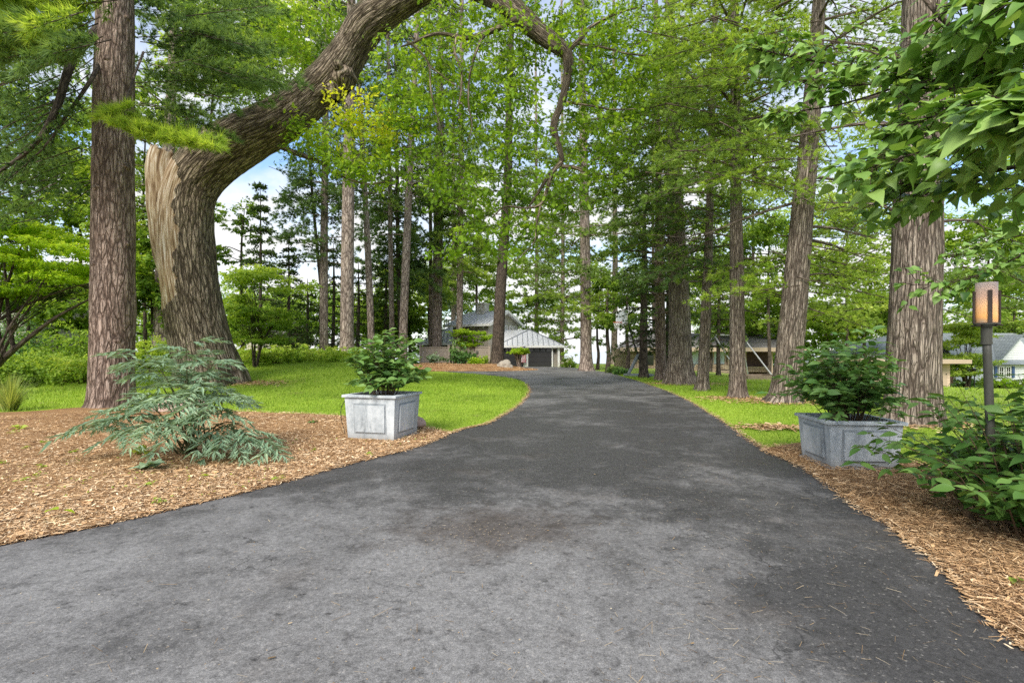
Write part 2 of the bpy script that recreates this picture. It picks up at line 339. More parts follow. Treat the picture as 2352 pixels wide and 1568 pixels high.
def mat_asphalt():
    m, nt = new_mat('asphalt'); v = geo_pos(nt)
    big = ntex(nt, v, .55, 5, .55, .5); mid = ntex(nt, v, 2.2, 12, .74, .3)
    sp = nd(nt, 'SeparateXYZ', {0: v}); X, Y = sp.outputs[0], sp.outputs[1]
    # worn grey centre by the entrance, darker damp band beyond and along the right edge
    def sm(val, a, b): return nd(nt, 'MapRange', {0: val, 1: a, 2: b, 3: 0.0, 4: 1.0}, interpolation_type='SMOOTHSTEP').outputs[0]
    near = mth(nt, 'SUBTRACT', 1.0, sm(Y, 3.3, 6.2)); left = mth(nt, 'SUBTRACT', 1.0, sm(mth(nt, 'ADD', X, mth(nt, 'MULTIPLY', Y, -.12)), .5, 2.0))
    far = mth(nt, 'MULTIPLY', sm(Y, 8, 26), .8)  # sky sheen on the distant stretch, put into a paler asphalt colour
    w = mth(nt, 'MAXIMUM', mth(nt, 'MULTIPLY', near, left), far)
    f = mth(nt, 'ADD', mth(nt, 'MULTIPLY_ADD', mth(nt, 'SUBTRACT', big, .5), 1.9, mth(nt, 'MULTIPLY_ADD', mth(nt, 'SUBTRACT', mid, .5), 1.5, -.02)), mth(nt, 'MULTIPLY_ADD', w, .62, .22))
    grey = ramp(nt, f, [(.20, (.058, .055, .054)), (.45, (.096, .092, .090)), (.54, (.136, .131, .128)), (.9, (.20, .194, .19))])
    fine = ntex(nt, v, 160, 2, .7); vor = nd(nt, 'TexVoronoi', {'Vector': v, 'Scale': 95}).outputs['Color']
    c = mix(nt, .55, grey, ramp(nt, fine, [(.3, .12), (.7, .88)]), 'OVERLAY')
    g1 = nd(nt, 'SeparateColor', {0: vor}).outputs[0]
    c = mix(nt, ramp(nt, g1, [(.965, 0.), (.98, .3)]), c, (.42, .39, .35))
    stain = ramp(nt, ntex(nt, v, 1.1, 5, .6), [(.56, 0.), (.72, .45)]); c = mix(nt, stain, c, (.06, .045, .034), 'MIX')
    x0, y0 = GF(1130, 1215)
    dd = mth(nt, 'SQRT', mth(nt, 'ADD', mth(nt, 'POWER', mth(nt, 'DIVIDE', mth(nt, 'SUBTRACT', X, x0), 1.1), 2.0), mth(nt, 'POWER', mth(nt, 'DIVIDE', mth(nt, 'SUBTRACT', Y, y0), .75), 2.0)))
    dm = ramp(nt, mth(nt, 'ADD', dd, mth(nt, 'MULTIPLY_ADD', mid, 2.2, -1.1)), [(.3, .62), (1.05, 0.)]); c = mix(nt, dm, c, (.066, .05, .04))
    crk = nd(nt, 'TexVoronoi', {'Vector': nd(nt, 'VectorMath', {0: v, 1: nd(nt, 'TexNoise', {'Vector': v, 'Scale': 3, 'Detail': 5}).outputs['Color']}, operation='ADD').outputs[0], 'Scale': .9}, feature='DISTANCE_TO_EDGE').outputs['Distance']
    ck = mth(nt, 'MULTIPLY', ramp(nt, crk, [(.004, 1.), (.012, 0.)]), ramp(nt, ntex(nt, v, .9, 3), [(.5, 0.), (.6, 1.)]))
    c = mix(nt, mth(nt, 'MULTIPLY', ck, .6), c, (.014, .013, .013))
    pit = ramp(nt, ntex(nt, v, 11, 6, .75), [(.30, 1.), (.38, 0.)]); c = mix(nt, mth(nt, 'MULTIPLY', pit, .8), c, (.02, .018, .018))
    gr = ntex(nt, v, 38, 7, .82); c = mix(nt, .75, c, ramp(nt, gr, [(.34, .18), (.5, .5), (.66, .82)]), 'OVERLAY')
    gz = ramp(nt, ntex(nt, v, 5.5, 10, .8), [(.36, .9), (.47, 0.)]); c = mix(nt, mth(nt, 'MULTIPLY', gz, .6), c, (.026, .024, .023))
    h = mth(nt, 'MULTIPLY_ADD', fine, .6, mth(nt, 'MULTIPLY_ADD', gr, .9, mth(nt, 'MULTIPLY', mid, .5)))
    finish(nt, c, ramp(nt, f, [(.2, .55), (.7, .72)]), bump(nt, h, .55, .008), .4); return m
def mat_lawn():
    m, nt = new_mat('lawn_grass'); v = geo_pos(nt)
    a = ntex(nt, v, .35, 4); b = ntex(nt, v, 2.5, 5, .65); f = ntex(nt, nd(nt, 'Mapping', {'Vector': v, 'Scale': (1, .45, 1)}).outputs[0], 60, 4, .7)
    k = mth(nt, 'ADD', mth(nt, 'MULTIPLY', a, .45), mth(nt, 'MULTIPLY_ADD', b, .3, mth(nt, 'MULTIPLY', f, .4)))
    c = ramp(nt, k, [(.36, (.10, .165, .016)), (.52, (.24, .36, .032)), (.66, (.37, .50, .055)), (.8, (.45, .54, .10))])
    X = nd(nt, 'SeparateXYZ', {0: v}).outputs[0]
    pale = nd(nt, 'MapRange', {0: X, 1: 6.5, 2: 13.0, 3: 0.0, 4: .5}).outputs[0]
    c = mix(nt, pale, c, ramp(nt, k, [(.36, (.15, .20, .045)), (.7, (.42, .48, .16))]))
    brown = ramp(nt, mth(nt, 'MULTIPLY_ADD', ntex(nt, v, .8, 4), .7, mth(nt, 'MULTIPLY', f, .3)), [(.57, 0.), (.66, .7)])
    c = mix(nt, brown, c, (.21, .17, .075))
    finish(nt, c, .8, bump(nt, f, .8, .05), .15); return m
def mat_mulch():
    m, nt = new_mat('mulch'); v = geo_pos(nt)
    dv = nd(nt, 'TexNoise', {'Vector': v, 'Scale': 9, 'Detail': 3}).outputs['Color']
    vv = nd(nt, 'VectorMath', {0: v, 1: nd(nt, 'VectorMath', {0: dv, 1: (.25,.25,.25)}, operation='MULTIPLY').outputs[0]}, operation='ADD').outputs[0]
    a = ntex(nt, nd(nt, 'Mapping', {'Vector': vv, 'Scale': (1, 4, 1)}).outputs[0], 14, 6, .75); b = ntex(nt, v, 1.2, 4)
    k = mth(nt, 'MULTIPLY_ADD', a, .75, mth(nt, 'MULTIPLY', b, .3))
    c = ramp(nt, k, [(.34, (.10, .052, .026)), (.48, (.30, .165, .08)), (.6, (.50, .30, .145)), (.74, (.66, .45, .25))])
    finish(nt, c, .9, bump(nt, a, 1.0, .04), .1); return m
def mat_siding(name, col, pitch=.15, var=.08):
    m, nt = new_mat(name); tc = coord(nt, 'Object'); z = nd(nt, 'SeparateXYZ', {0: tc}).outputs[2]
    fr = mth(nt, 'FRACT', mth(nt, 'DIVIDE', z, pitch)); n = ntex(nt, tc, 3, 4)
    c = ramp(nt, n, [(.3, tuple(x*(1-var) for x in col)), (.7, tuple(min(1, x*(1+var)) for x in col))])
    c = mix(nt, ramp(nt, fr, [(.88, 0.), (.96, .65)]), c, tuple(x * .35 for x in col))
    finish(nt, c, .6, bump(nt, mth(nt, 'SUBTRACT', 1.0, fr), .8, .02), .3); return m
def mat_brick(name, c1, c2, mort, w, h, scale=1.0, rough=.9, axis=0):
    m, nt = new_mat(name); tc = coord(nt, 'Object'); s = nd(nt, 'SeparateXYZ', {0: tc})
    u = mth(nt, 'ADD', s.outputs[0], s.outputs[1]); v = nd(nt, 'CombineXYZ', {0: u, 1: s.outputs[2]}).outputs[0]
    vd = nd(nt, 'VectorMath', {0: v, 1: nd(nt, 'VectorMath', {0: nd(nt, 'TexNoise', {'Vector': v, 'Scale': 4}).outputs['Color'], 1: (.06, .06, 0)}, operation='MULTIPLY').outputs[0]}, operation='ADD').outputs[0]
    b = nd(nt, 'TexBrick', {'Vector': vd, 'Color1': c1, 'Color2': c2, 'Mortar': mort, 'Scale': scale, 'Mortar Size': .02, 'Brick Width': w, 'Row Height': h, 'Bias': 0.0})
    c = mix(nt, .35, b.outputs['Color'], ntex(nt, tc, 9, 4), 'OVERLAY')
    finish(nt, c, rough, bump(nt, mth(nt, 'SUBTRACT', 1.0, b.outputs['Fac']), .7, .02), .2); return m
ASPHALT = mat_asphalt(); LAWN = mat_lawn(); MULCH = mat_mulch()
def mat_zinc():
    m, nt = new_mat('weathered_zinc'); v = coord(nt, 'Object')
    vs = nd(nt, 'Mapping', {'Vector': v, 'Scale': (1, 1, .3)}).outputs[0]
    a = ntex(nt, vs, 3.2, 6, .7, .6); b = ntex(nt, v, 16, 5, .7); z = nd(nt, 'SeparateXYZ', {0: v}).outputs[2]
    f = mth(nt, 'MULTIPLY_ADD', a, .75, mth(nt, 'MULTIPLY', b, .28))
    c = ramp(nt, f, [(.33, (.17, .185, .20)), (.44, (.34, .375, .40)), (.55, (.49, .525, .55)), (.72, (.66, .69, .71))])
    low = mth(nt, 'MULTIPLY', nd(nt, 'MapRange', {0: z, 1: .16, 2: 0.0, 3: 0.0, 4: .75}).outputs[0], ramp(nt, b, [(.35, .3), (.6, 1.)]))
    c = mix(nt, low, c, (.16, .14, .115))
    finish(nt, c, .55, bump(nt, b, .2, .01), .35); return m
ZINC = mat_zinc(); ZINC_D = plain('dark_zinc', (.27, .295, .315), .5, .4, 9)
SOIL = plain('potting_soil', (.05, .035, .025), .95, .5, 20, bmp=.8)
BRONZE = plain('dark_bronze', (.075, .073, .062), .5, .35, 8, .4, streak=True)
BRONZE_BK = plain('dark_bracket', (.065, .045, .04), .55, .3)
def mat_lantern():
    m, nt = new_mat('lit_frosted_glass'); z = nd(nt, 'SeparateXYZ', {0: coord(nt, 'Object')}).outputs[2]
    n = ntex(nt, coord(nt, 'Object'), 9, 4)
    c = ramp(nt, mth(nt, 'MULTIPLY_ADD', n, .1, z), [(.03, (.34, .30, .25)), (.09, (1., .48, .15)), (.2, (1., .55, .27)), (.3, (.72, .45, .33)), (.42, (.62, .5, .46))])
    st = ramp(nt, z, [(.02, .03), (.06, .17), (.16, .14), (.3, .05), (.4, .02)])
    finish(nt, c, .4, None, .4, 0, c, st); return m
GLASS_LIT = mat_lantern()
TAUPE = mat_siding('taupe_siding', (.27, .24, .20), .2); TAUPE_L = mat_siding('light_taupe_siding', (.46, .42, .355), .2)
WHITE_SID = mat_siding('white_siding', (.72, .725, .74), .22, .04); CREAM_SID = mat_siding('cream_siding', (.55, .50, .42), .18, .05); PEACH_SID = mat_siding('tan_siding', (.56, .42, .31), .2, .05)
TRIM = plain('white_trim', (.74, .73, .70), .5, .08); TRIM_TAN = plain('tan_trim', (.43, .33, .245), .55, .1)
METAL_ROOF = plain('standing_seam_metal', (.66, .66, .67), .4, .08, 2, .5, 0); SEAM = plain('roof_seam', (.23, .24, .26), .45, .15)
SHINGLE = mat_brick('grey_shingle', (.22, .205, .20), (.29, .265, .255), (.14, .13, .13), .3, .14); SHINGLE_B = mat_brick('blue_grey_shingle', (.24, .27, .29), (.30, .33, .35), (.17, .19, .2), .3, .14)
CHIMB = mat_brick('pale_chimney_brick', (.60, .53, .47), (.70, .63, .57), (.6, .57, .53), .22, .08)
STONE = mat_brick('stacked_stone', (.26, .19, .13), (.47, .38, .27), (.11, .08, .055), .42, .11)
DKDOOR = plain('charcoal_door', (.028, .027, .028), .45, .2, 3, .4); DKGLASS = plain('dark_window_glass', (.012, .014, .016), .08, .2, 2, .6, bmp=0)
CURTAIN = plain('pale_curtain_glass', (.40, .50, .50), .3, .12, 1.5, .5, bmp=0); BROWN_W = mat_siding('dark_brown_boards', (.075, .04, .027), .2)
FENCE_W = plain('weathered_fence_wood', (.32, .275, .225), .85, .25, 5); TIMBER = plain('old_timber', (.26, .20, .14), .9, .3, 4)
BLKMET = plain('black_metal', (.012, .012, .013), .45, .2); GREYPL = plain('grey_plastic', (.20, .215, .23), .55, .2); GALV = plain('galvanised_pole', (.42, .42, .42), .4, .15)
ACRYL = plain('clear_backboard', (.62, .66, .70), .15, .1, 2, .5, bmp=0); ORANGE = plain('orange_rim', (.6, .12, .03), .5, .1); NETM = plain('white_net', (.7, .7, .7), .8, .1)
ROCK = plain('pale_boulder', (.36, .32, .27), .9, .35, 5, bmp=.8); ROCK_P = plain('pinkish_rock', (.40, .29, .24), .9, .3, 5, bmp=.8)
F_RED = plain('flag_red', (.42, .03, .035), .8, .1); F_WHT = plain('flag_white', (.72, .72, .72), .8, .06); F_BLU = plain('flag_blue', (.02, .03, .16), .8, .1)
SHUT = plain('blue_shutter', (.06, .11, .24), .6, .15); BRICK_R = mat_brick('red_brick', (.22, .075, .045), (.30, .11, .065), (.28, .22, .18), .22, .08)
WIRE = plain('black_wire', (.01, .01, .01), .5)
def mat_lake():
    m, nt = new_mat('lake_water'); n = ntex(nt, geo_pos(nt, (.25, 1.2, 1)), 1.2, 4)
    finish(nt, (.42, .47, .5), .22, bump(nt, n, .25, .05), .5); return m
LAKE = mat_lake()

# ---------------------------------------------------------------- sky and sun
SUN_EL, SUN_AZ = 43, 199      # degrees; azimuth clockwise from +Y
w = bpy.data.worlds.new('World'); scene.world = w; w.use_nodes = True; nt = w.node_tree; nt.nodes.clear()
sky = nd(nt, 'TexSky', sky_type='NISHITA', sun_disc=False, sun_elevation=R(SUN_EL), sun_rotation=R(SUN_AZ), air_density=1.0, dust_density=1.0, ozone_density=1.5)
dirv = nd(nt, 'TexCoord').outputs['Generated']; sz = nd(nt, 'SeparateXYZ', {0: dirv}).outputs[2]
zz = mth(nt, 'ADD', mth(nt, 'MAXIMUM', sz, 0.0), .22)
cv = nd(nt, 'CombineXYZ', {0: mth(nt, 'DIVIDE', nd(nt, 'SeparateXYZ', {0: dirv}).outputs[0], zz), 1: mth(nt, 'DIVIDE', nd(nt, 'SeparateXYZ', {0: dirv}).outputs[1], zz), 2: 1.7}).outputs[0]
cn = ntex(nt, cv, 1.15, 7, .58, .3)
cl = mth(nt, 'ADD', cn, nd(nt, 'MapRange', {0: sz, 1: 0.0, 2: .42, 3: .16, 4: 0.0}).outputs[0])
cmask = ramp(nt, cl, [(.42, 0.), (.61, 1.)])
skyb = mix(nt, 1.0, sky.outputs[0], (1.75, 1.9, 2.0), 'MULTIPLY')
skyc = mix(nt, cmask, skyb, (7.6, 7.6, 7.6))
bg = nd(nt, 'Background', {'Color': skyc, 'Strength': .15}); nd(nt, 'OutputWorld', {'Surface': bg.outputs[0]})
sl = bpy.data.lights.new('sun', 'SUN'); sl.energy = 5.0; sl.angle = R(24); sl.color = (1, .94, .84)
so = bpy.data.objects.new('sun', sl); C.objects.link(so)
dv = Vector((math.sin(R(SUN_AZ)) * math.cos(R(SUN_EL)), math.cos(R(SUN_AZ)) * math.cos(R(SUN_EL)), math.sin(R(SUN_EL))))
so.rotation_euler = dv.to_track_quat('Z', 'Y').to_euler(); so.location = dv * 60
# ---------------------------------------------------------------- ground, driveway, beds, lake
def grid_axis(lo, hi, st, far):
    f = np.arange(lo, hi + .01, st); out = [far * -1, -900, -400, -200]; a = [x for x in out if x < lo - 20]
    return np.concatenate([a, np.linspace(-130, lo, 8)[:-1], f, np.linspace(hi, 150, 8)[1:], [260, 500, 1000, far]])
gx = grid_axis(-56, 56, .8, 3500.); gy = np.concatenate([[-60, -30, -15], np.arange(-8, 80.1, .8), [90, 110, 150, 260, 500, 1200, 3500]])
GX, GY = np.meshgrid(gx, gy); GZ = terr(GX, GY)
mb = MB(); nx = len(gx); i = np.arange(len(gy) - 1)[:, None] * nx; j = np.arange(nx - 1)[None, :]
mb.add(np.stack([GX, GY, GZ], -1).reshape(-1, 3), np.stack([i + j, i + j + 1, i + nx + j + 1, i + nx + j], -1).reshape(-1, 4))
lawn = struct(mb.obj('lawn', LAWN, smooth=True))
mb = MB(); mb.add([(-3500, 64, -2.2), (3500, 64, -2.2), (3500, 3500, -2.2), (-3500, 3500, -2.2)], np.array([(0,1,2,3)])); struct(mb.obj('lake', LAKE))

def smooth2(pts, per=8): return crv([(x, y, 0) for x, y in pts], per)[:, :2]
rng = np.random.default_rng(3)
def wob(p, a, seed): return np.array([(x + a * mnoise.noise(Vector((x * 1.3, y * 1.3, seed))), y + a * mnoise.noise(Vector((x * 1.3, y * 1.3, seed + 9)))) for x, y in p])
edgeL = smooth2([(-14, .4), (-7, 1.9), (-5, 2.95), GF(0,1255), GF(200,1215), GF(400,1170), GF(600,1123), GF(800,1068), GF(950,1030), GF(1052,990), GF(1120,972), GF(1178,940), GF(1206,915), GF(1216,897), GF(1208,882)])
edgeL2 = smooth2([GF(1208,882), GF(1190,872.5), GF(1150,865), GF(1060,856.5), GF(965,851), (-11, 33)])[1:]
edgeR = smooth2([(9, -2.5), (4.2, .4), (2.75, 1.6), GF(2352,1480), GF(2150,1290), GF(1980,1165), GF(1830,1065), GF(1750,1030), GF(1640,955), GF(1560,910), GF(1480,880), GF(1420,862), (6.6, 36), (5.8, 42), (5.3, 47.5)])
edgeL, edgeR = wob(edgeL, .05, 1), wob(edgeR, .05, 5)
drive = np.vstack([edgeL, edgeL2, [(-11.5, 36.2), (-8.5, 37.5), (-4, 39.5), (-.5, 42), (-1.2, 47.5)], edgeR[::-1], [(6, -7), (-14, -7)]])
def sheet(name, poly, m, dz, kind='structure', dome=0, step=None):
    from mathutils.geometry import delaunay_2d_cdt
    poly = [tuple(map(float, q)) for q in poly]; A = np.array(poly); pts = [Vector(q) for q in poly]
    if step:
        g1, g2 = np.meshgrid(np.arange(A[:, 0].min(), A[:, 0].max(), step), np.arange(A[:, 1].min(), A[:, 1].max(), step))
        g1 = g1.ravel() + .07; g2 = g2.ravel() + .03; k = in_poly(A, g1, g2)
        for x, y in zip(g1[k], g2[k]):
            if np.min(np.hypot(A[:, 0] - x, A[:, 1] - y)) > step * .3: pts.append(Vector((x, y)))
    r = delaunay_2d_cdt(pts, [(k, (k+1) % len(poly)) for k in range(len(poly))], [], 1, 1e-5)
    bm = bmesh.new(); vs = [bm.verts.new((v.x, v.y, 0)) for v in r[0]]
    for f in r[2]:
        c = sum((r[0][k] for k in f), Vector((0, 0))) / len(f)
        if in_poly(A, np.array([c.x]), np.array([c.y]))[0]: bm.faces.new([vs[k] for k in f])
    bnd = np.array(poly)
    for v in bm.verts:
        z = tz(v.co.x, v.co.y) + dz
        if dome:
            d = np.min(np.hypot(bnd[:, 0] - v.co.x, bnd[:, 1] - v.co.y)); z += dome(v.co.x, v.co.y, d)
        v.co.z = z
    bmesh.ops.recalc_face_normals(bm, faces=bm.faces)
    if sum(f.normal.z for f in bm.faces) < 0: bmesh.ops.reverse_faces(bm, faces=bm.faces[:])
    me = bpy.data.meshes.new(name); bm.to_mesh(me); bm.free(); me.materials.append(m)
    o = bpy.data.objects.new(name, me); C.objects.link(o); 
    for p in me.polygons: p.use_smooth = True
    return struct(o, kind)
sheet('driveway', drive, ASPHALT, .014, step=1.6)
# left mulch bed, right mulch bed, island mound, bare rings under trees
bedL_back = wob(smooth2([GF(1046,996), GF(1000,985), GF(960,976), GF(870,962), GF(790,955), GF(680,950), GF(550,946), GF(380,940), GF(195,938), GF(0,948), (-17, 12), (-25, 10)]), .07, 3)
kL = int(np.argmin(np.hypot(edgeL[:, 0] - bedL_back[0][0], edgeL[:, 1] - bedL_back[0][1])))
bedL = np.vstack([edgeL[:kL], bedL_back, [(-25, 0)]])
sheet('mulch_bed', bedL, MULCH, .008, step=1.2, dome=lambda x, y, d: .035 * ss(d / .8))
kR0 = int(np.argmin(np.hypot(edgeR[:, 0] - 3.84, edgeR[:, 1] - 7.8)))
bedR_back = wob(smooth2([tuple(edgeR[kR0]), GF(1800,1022), GF(1850,1018), (5.1, 7.55), (5.7, 6.2), (7, 5.6), (12, 5.2)]), .05, 4)
bedR = np.vstack([edgeR[:kR0], bedR_back, [(13, -3)]])
sheet('mulch_bed', bedR, MULCH, .008, step=1.2, dome=lambda x, y, d: .035 * ss(d / .8))
isl = smooth2([(-10.5, 37.6), (-7, 37.2), (-3.5, 36.8), (0, 37.4), (2.0, 39.5), (1.6, 42.5), (-.6, 45), (-4, 48), (-9, 49), (-12, 46), (-12, 40), (-10.5, 37.6)])[:-1]
def isl_h(x, y, d): return .42 * float(ss(d / 3.5))
sheet('mulch_bed', isl, MULCH, .02, dome=isl_h, step=1.2)
def isl_z(x, y): return tz(x, y) + .02 + isl_h(x, y, np.min(np.hypot(isl[:, 0] - x, isl[:, 1] - y)))
def ring(cx, cy, rx, ry, seed):
    a = np.linspace(0, 2*math.pi, 40, endpoint=False); r = np.array([1 + .35 * mnoise.noise(Vector((math.cos(t)*1.5, math.sin(t)*1.5, seed))) for t in a])
    return np.stack([cx + np.cos(a) * rx * r, cy + np.sin(a) * ry * r], -1)

# ---- chips and needles lying on the beds (nobody could count them)
def scatter_in(poly, n, rng, lo, hi, pw=1.0):
    """points in poly, denser towards the camera"""
    out = []; got = 0
    while got < n:
        r = lo * (hi / lo) ** rng.random(n * 2); th = (rng.random(n * 2) - .5) * 2 * .95
        X, Y = r * np.sin(th), r * np.cos(th); k = in_poly(poly, X, Y); out.append(np.stack([X[k], Y[k]], -1)); got += k.sum()
        if k.sum() == 0: break
    return np.vstack(out)[:n]
CHIPQ = (np.array([(-.5,-.5,0),(.5,-.35,0),(.5,.4,.0),(-.45,.5,0)]), np.array([[0,1,2,3]]))
def chips(mb, XY, rng, zf, L, wd, t0=.5, tv=.28, tilt=.35):
    n = len(XY); a = rng.random(n) * 2 * math.pi; z = zf(XY[:, 0], XY[:, 1])
    pos = np.stack([XY[:, 0], XY[:, 1], z + .006 + .022 * rng.random(n)], -1)
    ax = np.stack([np.cos(a), np.sin(a), tilt * .5 * rng.normal(size=n)], -1); nr = np.stack([tilt * rng.normal(size=n), tilt * rng.normal(size=n), np.ones(n)], -1)
    x = unit(ax); y = unit(np.cross(nr, x)); zz_ = np.cross(x, y)
    Ls = L * np.exp(.42 * rng.normal(size=n)); Ws = wd * np.exp(.5 * rng.normal(size=n))
    V = pos[:, None] + (CHIPQ[0][None, :, 0:1] * Ls[:, None, None]) * x[:, None] + (CHIPQ[0][None, :, 1:2] * Ws[:, None, None]) * y[:, None]
    mb.add(V.reshape(-1, 3), np.arange(4 * n).reshape(-1, 4), 0, np.repeat(np.clip(t0 + tv * rng.normal(size=n), 0, 1), 4))
flat = lambda x, y: terr(x, y) + .03
rng = np.random.default_rng(11)
mb = MB()
chips(mb, scatter_in(bedL, 52000, rng, 3.2, 16), rng, flat, .036, .0075, .5)
chips(mb, scatter_in(bedL, 26000, rng, 3.2, 16), rng, flat, .06, .0028, .62, .22)
chips(mb, scatter_in(bedL, 1600, rng, 3.2, 12), rng, flat, .055, .015, .55)
chips(mb, scatter_in(bedR, 26000, rng, 1.8, 9), rng, flat, .045, .0055, .28, .24)
chips(mb, scatter_in(bedR, 16000, rng, 1.8, 9), rng, flat, .07, .0025, .4, .22)
chips(mb, scatter_in(isl, 11000, rng, 30, 60), rng, lambda x, y: np.array([isl_z(a, b) for a, b in zip(x, y)]), .1, .02, .4)
# frayed litter along the asphalt edges
for e, sd, n in ((edgeL, -1, 9000), (edgeR, 1, 8000)):
    k = rng.integers(0, len(e) - 1, n * 3); f = rng.random(n * 3)[:, None]; q = e[k] * (1 - f) + e[k + 1] * f
    q = q[np.hypot(q[:, 0], q[:, 1]) < 27]; q = q + np.abs(rng.normal(size=(len(q), 1))) * .05 * rng.choice([-1, 1], (len(q), 1)) * np.array([[1, .5]])
    chips(mb, q[:n], rng, lambda x, y: terr(x, y) + .012, .05, .007, .42, .25, .15)
struct(mb.obj('mulch_litter', CHIP), 'stuff')
mb = MB(); rng = np.random.default_rng(12)
q = scatter_in(drive, 2000, rng, 2.1, 26); keep = rng.random(len(q)) < np.where(q[:, 0] > .2 * q[:, 1], 1.0, .28); q = q[keep]
n = len(q); a = rng.random(n) * 6.28
chips(mb, q, rng, lambda x, y: terr(x, y) + .012, .055, .0017, .55, .25, .03)
q = scatter_in(drive, 900, rng, 2.0, 14); chips(mb, q, rng, lambda x, y: terr(x, y) + .012, .006, .005, .5, .3, .1)
p0 = np.array(GF(1120, 1235)); q = p0 + rng.normal(size=(420, 2)) * np.array([.36, .2]); chips(mb, q, rng, lambda x, y: terr(x, y) + .012, .0055, .0045, .65, .25, .1)
q = scatter_in(drive, 40, rng, 2.3, 9); chips(mb, q, rng, lambda x, y: terr(x, y) + .012, .016, .009, .3, .3, .15)
struct(mb.obj('driveway_litter', DEBRIS), 'stuff')

# ---- rings of needles under trees
mbk = MB(); rng = np.random.default_rng(13)
RINGS = [(*base(585, 18.5)[:2], 1.3, .8), (*base(1800, 14.6)[:2], 1.5, .9), (*base(1570, 22.6)[:2], 2.1, 1.0), (*base(1690, 15.7)[:2], 1.2, .6), (*base(2095, 10.3)[:2], 1.5, .8), (*base(1770, 9.7)[:2], .7, .35)]
for (x, y, rx, ry) in RINGS:
    n = int(800 * rx); d = rng.normal(size=(n, 2)) * np.array([rx, ry]) * .55 + np.array([x, y])
    d = d[~in_poly(drive, d[:, 0], d[:, 1])]
    chips(mbk, d, rng, lambda a, b: terr(a, b) + .025, .09, .022, .33, .22, .25)
struct(mbk.obj('needle_litter', CHIP), 'stuff')

# ---- lawn blades
mb = MB(); rng = np.random.default_rng(14)
def lawn_blades(n, lo, hi, thr, h, wd, region=None):
    r = lo * (hi / lo) ** rng.random(n); th = rng.uniform(thr[0], thr[1], n); X, Y = r * np.sin(th), r * np.cos(th)
    bad = in_poly(drive, X, Y) | in_poly(bedL, X, Y) | in_poly(bedR, X, Y) | in_poly(isl, X, Y)
    for (x, y, rx, ry) in RINGS: bad |= (((X - x) / rx) ** 2 + ((Y - y) / ry) ** 2 < .55 * rng.random(n) + .25)
    X, Y, r = X[~bad], Y[~bad], r[~bad]; n = len(X)
    z = terr(X, Y); a = rng.random(n) * 6.28; sc = np.clip(r / 10, .8, 2.2)
    hh = h * sc * (.6 + .7 * rng.random(n)); lean = rng.normal(size=(n, 2)) * .45
    P0 = np.stack([X, Y, z - .005], -1); tip = P0 + np.stack([lean[:, 0] * hh, lean[:, 1] * hh, hh], -1)
    q = np.stack([np.cos(a), np.sin(a), np.zeros(n)], -1) * (wd * sc)[:, None] / 2
    V = np.stack([P0 - q, P0 + q, tip], 1).reshape(-1, 3)
    pn = np.array([mnoise.noise(Vector((x * .5, y * .5, 2))) for x, y in zip(X, Y)])
    tt = np.clip(.5 + .35 * pn + .18 * rng.normal(size=n), 0, 1)
    T = np.stack([tt * .75, tt * .75, np.clip(tt + .1, 0, 1)], 1).ravel()
    mb.add(V, np.arange(3 * n).reshape(-1, 3), 0, T)
lawn_blades(95000, 7.5, 34, (-.86, .12), .05, .011)
lawn_blades(60000, 6.0, 34, (.1, .62), .05, .011)
lawn_blades(22000, 4.5, 30, (.62, .9), .05, .012)
struct(mb.obj('lawn_grass', L_LAWN), 'stuff')
# ---------------------------------------------------------------- trees
def bough(wood, nl, p0, p1, rng, r0=.05, sag=0.0, tw=.9, ntw=14, tstart=.25, L=.14, w=.012, nn=9, step=.14, t0=.45, lift=.25, wm=0, m=0, seg=5, spread=.75, fore=1.0, mids=None):
    """a pine bough: curved axis, side twigs in a flattish fan, needle tufts along the twigs"""
    p0 = np.array(tuple(p0), float); p1 = np.array(tuple(p1), float); d = p1 - p0; Lb = np.linalg.norm(d)
    ctrl = [p0] + [np.array(tuple(q), float) for q in (mids or [])] + [p1]
    if not mids: ctrl = [p0, p0 + d * .35 + (0, 0, sag * .55), p0 + d * .7 + (0, 0, sag * .75), p1]
    c = crv(ctrl, 5); n = len(c)
    rr = np.linspace(r0, max(.006, r0 * .12), n)
    tube(wood, np.hstack([c, rr[:, None]]), seg=seg, m=wm, raw=True, cap=False, seed=rng.random() * 9)
    pos, dr, tt = [], [], []
    for k in range(ntw):
        f = tstart + (1 - tstart) * (k + rng.random()) / ntw; ii = min(int(f * (n - 1)), n - 2); q = c[ii] + (c[ii+1] - c[ii]) * (f * (n - 1) - ii)
        ax = unit(c[min(ii+1, n-1)] - c[max(ii-1, 0)]); side = np.cross(ax, (0, 0, 1.0)); side = unit(side) * (1 if k % 2 else -1)
        dd = unit(ax * fore * (.5 + .6 * rng.random()) + side * (.6 + .5 * rng.random()) + np.array((0, 0, lift * (rng.random() * 1.6 - .35))))
        lt = tw * (.55 + .6 * rng.random()) * (1.15 - .75 * f)
        q1 = q + dd * lt; wood_r = max(.004, r0 * .16)
        tube(wood, [(*q, wood_r), (*q1, wood_r * .4)], seg=3, m=wm, raw=True, cap=False)
        ns = max(2, int(lt / step)); g = np.linspace(.18, 1.0, ns)[:, None]
        pos.append(q + (q1 - q) * g + rng.normal(size=(ns, 3)) * step * .22); dr.append(np.tile(dd + (0, 0, .35), (ns, 1))); tt.append(np.full(ns, t0 + .13 * rng.normal()) + .18 * g[:, 0] - .09)
    ns = 4; pos.append(c[-1] + rng.normal(size=(ns, 3)) * step * .4); dr.append(np.tile(unit(c[-1] - c[-3]), (ns, 1))); tt.append(np.full(ns, t0 + .1))
    needles(nl, np.vstack(pos), np.vstack(dr), nn, L, w, np.clip(np.concatenate(tt), 0, 1), rng, m, spread, .12)

